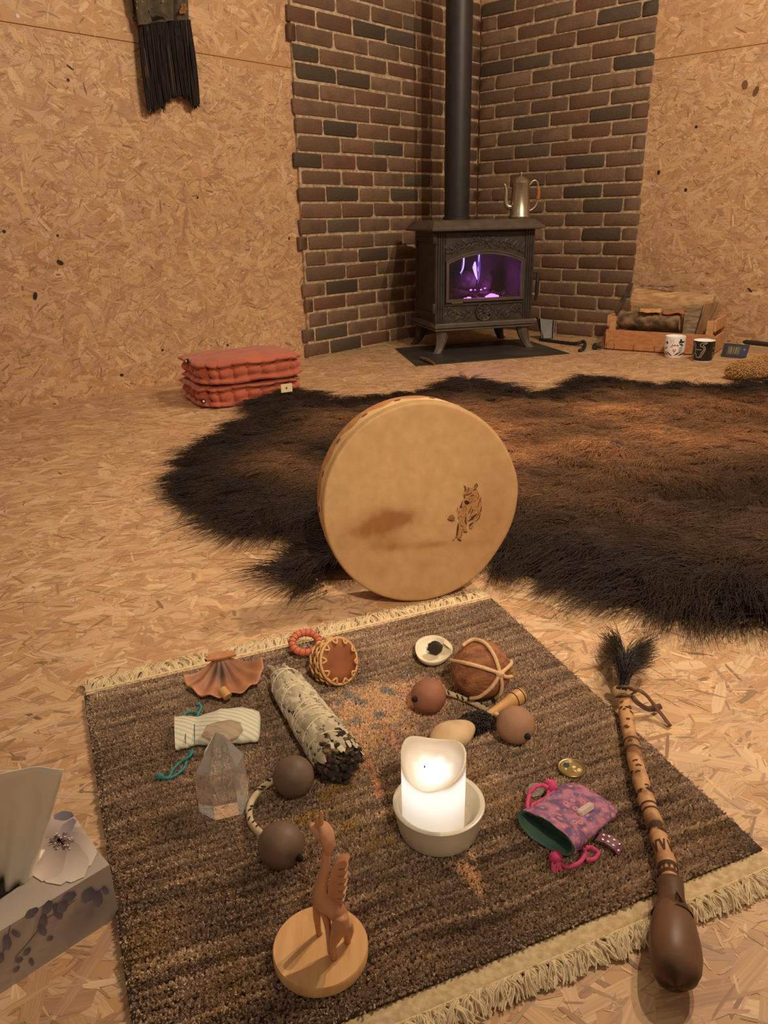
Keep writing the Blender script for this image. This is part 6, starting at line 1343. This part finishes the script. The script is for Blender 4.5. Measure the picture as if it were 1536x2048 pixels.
ra, rb2 = P(1196, 1672, RT + .007), P(1243, 1700, RT + .004); rdx = nz(rb2 - ra); rsd = np.array([rdx[1], -rdx[0], 0]); wd = .0072
g = G(); rows = []
for f_, z in ((0, .0), (.4, .004), (.8, .003), (1, -.001)): c = ra + (rb2 - ra) * f_ + EZ * z; rows.append([c - rsd * wd, c + rsd * wd, c + rsd * wd - EZ * .0022, c - rsd * wd - EZ * .0022])
g.loft(rows); rbn = g.build('ribbon_tab', mat('plum_ribbon', s2l(112, 66, 84), rough=.6), pt, smooth=False)
g = G()
for k in range(4):
    for s_ in (-1, 1):
        f_ = .18 + .22 * k + (.08 if s_ > 0 else 0); c = ra + (rb2 - ra) * f_ + rsd * wd * .48 * s_ + EZ * (float(np.interp(f_, [0, .4, .8, 1], [0, .004, .003, -.001])) + .0005); g.add([c + .0013 * (math.cos(a) * rdx + math.sin(a) * rsd) for a in [2 * math.pi * j / 10 for j in range(10)]], [tuple(range(10))], s2l(236, 222, 220))
g.build('polka_dots', VC, rbn, smooth=False, fix=False)['kind'] = 'stuff'
cq = P(1170, 1619, RT + .0205); cdx = nz(P(1188, 1606, RT) - P(1153, 1630, RT)); g = G(); m3 = np.column_stack([cdx, np.array([-cdx[1], cdx[0], 0]), EZ]); rows = []
for x, k in ((-.0115, .55), (-.0095, .95), (.006, 1), (.0095, .9), (.0125, .45)): rows.append([cq + m3 @ np.array([x, .0052 * k * math.cos(a), .0042 * k * math.sin(a)]) for a in [2 * math.pi * j / 6 for j in range(6)]])
g.loft(rows); tag(g.build('quartz_point', mat('pale_crystal', s2l(232, 206, 196), rough=.25, trans=.35, ior=1.5), smooth=False), 'small milky quartz point lying on the purple pouch', 'crystal')

# ================================================================== tissue box
k0 = P(239, 1831); k1 = P(0, 1989); bu = nz(k1 - k0); bv = np.array([bu[1], -bu[0], 0])
if bv[1] < 0: bv = -bv
tz = V(219, 1729, k0)[2]; tback = P(138, 1613, tz); k0t = k0 + EZ * tz; bdp = float((tback - k0t) @ bv); 
bm_ = fr(k0, bu, bv); BLEN = .235; tz = .088 if not (.05 < tz < .14) else tz; bdp = .115 if not (.08 < bdp < .16) else bdp
box_ = thing('tissue_box', 'tissue box printed with grey flowers at the left edge of the rug', 'tissue box', k0)
slot = [(.035 + .085 * (1 + math.cos(a)), bdp * (.5 + .18 * math.sin(a))) for a in [2 * math.pi * j / 24 for j in range(24)]]
outr = []
for a in [2 * math.pi * j / 24 for j in range(24)]:
    c_, s_ = math.cos(a), math.sin(a); k = 1 / max(abs(c_), abs(s_)); outr.append((BLEN / 2 * (1 + c_ * k), bdp / 2 * (1 + s_ * k)))
# carton colours baked from soft floral blots
nb1, nb2 = Noise(71, 14.0, 3), Noise(72, 40.0, 3)
def carton(q):
    n1_, n2_2 = float(nb1(q[None])[0]), float(nb2(q[None])[0]); c = np.array(s2l(190, 176, 164)); c = c + (np.array(s2l(118, 110, 118)) - c) * np.clip(.25 + .6 * n1_ + .2 * n2_2, 0, 1) * .8; return tuple(c * (1 + .03 * n2_2))
g = G(); nx_ = 30
def sheet(f, nu, nv): 
    vs = [f(i / nu, j / nv) for i in range(nu + 1) for j in range(nv + 1)]; g.add(vs, [(i * (nv + 1) + j, (i + 1) * (nv + 1) + j, (i + 1) * (nv + 1) + j + 1, i * (nv + 1) + j + 1) for i in range(nu) for j in range(nv)], [carton(np.asarray(v)) for v in vs])
sheet(lambda u, w: bm_(BLEN * u, 0, tz * w), 30, 12); sheet(lambda u, w: bm_(BLEN * u, bdp, tz * w), 10, 4); sheet(lambda u, w: bm_(0, bdp * u, tz * w), 14, 10); sheet(lambda u, w: bm_(BLEN, bdp * u, tz * w), 4, 4); sheet(lambda u, w: bm_(BLEN * u, bdp * w, .0005), 3, 3)
for a_ in range(8):
    pass
def topsheet(i, w): j = i % 24; x = outr[j][0] * (1 - w) + slot[j][0] * w; y = outr[j][1] * (1 - w) + slot[j][1] * w; return bm_(x, y, tz)
vs = [topsheet(i, w / 8) for i in range(24) for w in range(9)]; g.add(vs, [(i * 9 + w, ((i + 1) % 24) * 9 + w, ((i + 1) % 24) * 9 + w + 1, i * 9 + w + 1) for i in range(24) for w in range(8)], [carton(np.asarray(v)) for v in vs])
M_CARD = mat('printed_carton', (1, 1, 1), rough=.5, attr=True, spec=.35)
cb_ = g.build('carton', M_CARD, box_, smooth=False)
# printed flowers: on the top face and the long side, folding over the edge
g = G(); rp_ = random.Random(6)
def tp(x, y): return onplane(x, y, EZ, tz) + EZ * .0006                        # point of the top face
def fp(x, y): return onplane(x, y, -bv, float(-bv @ k0)) - bv * .0006           # point of the long side
_pk = [0]
def petal(f, c, an, ln, w, col0, col1, n=9):
    _pk[0] += 1; dz_ = (EZ if f is tp else -bv) * (.00003 * _pk[0]); f0_ = f; top_ = f is tp
    def f(x, y):
        if top_: x = min(x, 134 + (max(y, 1616) - 1612) * .698); y = max(y, 1617); y = min(y, 1726 + (218 - x) * .633)
        return f0_(x, y) + dz_
    pass
    L_ = []; R_ = []; M_ = []; cs0 = []
    for i in range(n + 1):
        t = i / n; ww = w * (math.sin(math.pi * min(1, .10 + .80 * t)) ** .8) * (1 + .08 * math.sin(t * 9 + an)); x = c[0] + ln * t * math.cos(an); y = c[1] + ln * t * math.sin(an); L_.append(f(x - ww * math.sin(an), y + ww * math.cos(an))); R_.append(f(x + ww * math.sin(an), y - ww * math.cos(an))); M_.append(f(x, y)); cs0.append(tuple(np.array(col0) * (1 - t) + np.array(col1) * t))
    m_ = n + 1; g.add(L_ + M_ + R_, [(i, i + 1, m_ + i + 1, m_ + i) for i in range(n)] + [(m_ + i, m_ + i + 1, 2 * m_ + i + 1, 2 * m_ + i) for i in range(n)], [tuple(np.array(c_) * 1.04) for c_ in cs0] + cs0 + [tuple(np.array(c_) * .94) for c_ in cs0])
pc0, pc1 = s2l(138, 122, 120), s2l(218, 202, 190); dk0, dk1_ = s2l(96, 92, 108), s2l(128, 122, 134)
fcn = (122, 1686)
for k, (an, ln_, w_) in enumerate(((-1.25, 62, 32), (-.65, 66, 32), (-.05, 66, 32), (.45, 74, 38), (3.0, 56, 28), (-2.6, 50, 28), (-1.9, 56, 28), (2.5, 64, 28))): petal(tp, fcn, an, ln_, w_, pc0, pc1 if k % 2 else s2l(204, 186, 176))
for an, ln_, w_ in ((1.75, 84, 42), (1.15, 82, 38), (2.15, 86, 32)): petal(tp, fcn, an, ln_, w_, pc0, s2l(222, 206, 194))
for k in range(40):
    a = rp_.uniform(0, 6.28); r_ = rp_.uniform(10, 26); p0 = (fcn[0] + 4 * math.cos(a), fcn[1] + 3 * math.sin(a)); p1 = (fcn[0] + r_ * math.cos(a), fcn[1] + r_ * .75 * math.sin(a)); g.strip([tp(*p0) + EZ * .0012, tp(*p1) + EZ * .0012], EZ, .00025, s2l(120, 100, 96)); c = tp(*p1) + EZ * .0014; g.add([c + .0010 * np.array([math.cos(b_), math.sin(b_), 0]) for b_ in [0, 1.05, 2.1, 3.14, 4.19, 5.24]], [(0, 1, 2, 3, 4, 5)], rp_.choice([s2l(226, 208, 196), s2l(110, 96, 100)]))
for k in range(14): a = rp_.uniform(0, 6.28); g.strip([tp(*fcn) + EZ * .0012, tp(fcn[0] + 9 * math.cos(a), fcn[1] + 7 * math.sin(a)) + EZ * .0012], EZ, .0006, s2l(176, 132, 108))
petal(tp, (150, 1640), 2.3, 44, 10, s2l(120, 112, 126), s2l(160, 148, 152)); petal(tp, (148, 1630), 3.0, 40, 9, s2l(96, 92, 108), s2l(130, 122, 134))
def sprig(f, pts_, leaves, cst):
    g.strip([f(*q) for q in pts_], -bv if f is fp else EZ, .0004, cst)
    for x, y, an, ln_, w_ in leaves: petal(f, (x, y), an, ln_, w_, dk0, dk1_, 6)
sprig(fp, [(150, 1800), (120, 1820), (95, 1835), (60, 1880), (30, 1915)], [(100, 1800, 2.0, 30, 9), (108, 1806, 1.2, 34, 9), (75, 1815, 2.5, 32, 8), (88, 1826, 1.7, 30, 8), (60, 1895, 2.3, 20, 5), (45, 1915, 2.7, 18, 5), (60, 1915, 1.3, 16, 5), (38, 1932, 2.4, 16, 4), (78, 1848, 1.1, 24, 8), (105, 1872, 2.6, 14, 4)], s2l(96, 84, 84))
sprig(fp, [(205, 1775), (190, 1788), (170, 1800)], [(185, 1775, 2.2, 34, 11), (195, 1780, 1.6, 32, 10), (205, 1772, 1.0, 18, 6), (150, 1785, 2.6, 30, 9), (132, 1800, 2.2, 28, 10)], s2l(96, 84, 84))
sprig(fp, [(20, 1850), (14, 1880), (5, 1905)], [(12, 1868, 1.5, 30, 9), (22, 1860, .6, 20, 6), (4, 1905, 1.9, 20, 6)], s2l(96, 84, 84))
g.build('floral_print', VC, cb_, smooth=False, fix=False)
# the tissue
rn_ = Noise(91, 9.0); g = G(); nu, nv = 22, 16; vs = []
t0_ = [tp(64, 1748) - EZ * .004, tp(-60, 1800) - EZ * .004]; tpn = nz(np.array([.15, -1.0, .0])); q0 = tp(40, 1745)
tr_, tl_ = V(130, 1533, q0), V(-110, 1560, q0 + np.array([0, -.01, 0]))
for i in range(nu + 1):
    for j in range(nv + 1):
        u, w = i / nu, j / nv; bot_ = t0_[0] * (1 - u) + t0_[1] * u; top_ = tr_ * (1 - u) + tl_ * u; q = bot_ * (1 - w) + top_ * w; q = q + tpn * (.008 * math.sin(u * 8 + w * 2.0) * (1 - .5 * w) + .006 * math.sin(u * 17 + 1) * (1 - w) + .004 * float(rn_(np.array([[u * .3, w * .3]]))[0]) - .012 * math.sin(math.pi * w)); vs.append(q)
g.add(vs, [(i * (nv + 1) + j, (i + 1) * (nv + 1) + j, (i + 1) * (nv + 1) + j + 1, i * (nv + 1) + j + 1) for i in range(nu) for j in range(nv)])
M_TIS = mat('tissue_paper', s2l(238, 226, 206), rough=.9); tis = g.build('tissue', M_TIS); tag(tis, 'white tissue sheet pulled up out of the box', 'tissue')
sm_ = tis.modifiers.new('thickness', 'SOLIDIFY'); sm_.thickness = .0006
g = G(); f_ = [tp(92, 1708), tp(60, 1716), tp(10, 1722), tp(20, 1742), tp(60, 1752), tp(84, 1728)]
g.prism([q + EZ * z for q, z in zip(f_, (.004, .016, .012, .006, .003, .006))], (0, 0, .0012)); tag(g.build('tissue', M_TIS, smooth=False), 'folded corner of tissue lying on the carton opening', 'tissue')

# crumbs on the rug
for k, (x, y) in enumerate(((830, 1800), (798, 1841), (808, 1830), (1345, 1558), (812, 1272))):
    pass
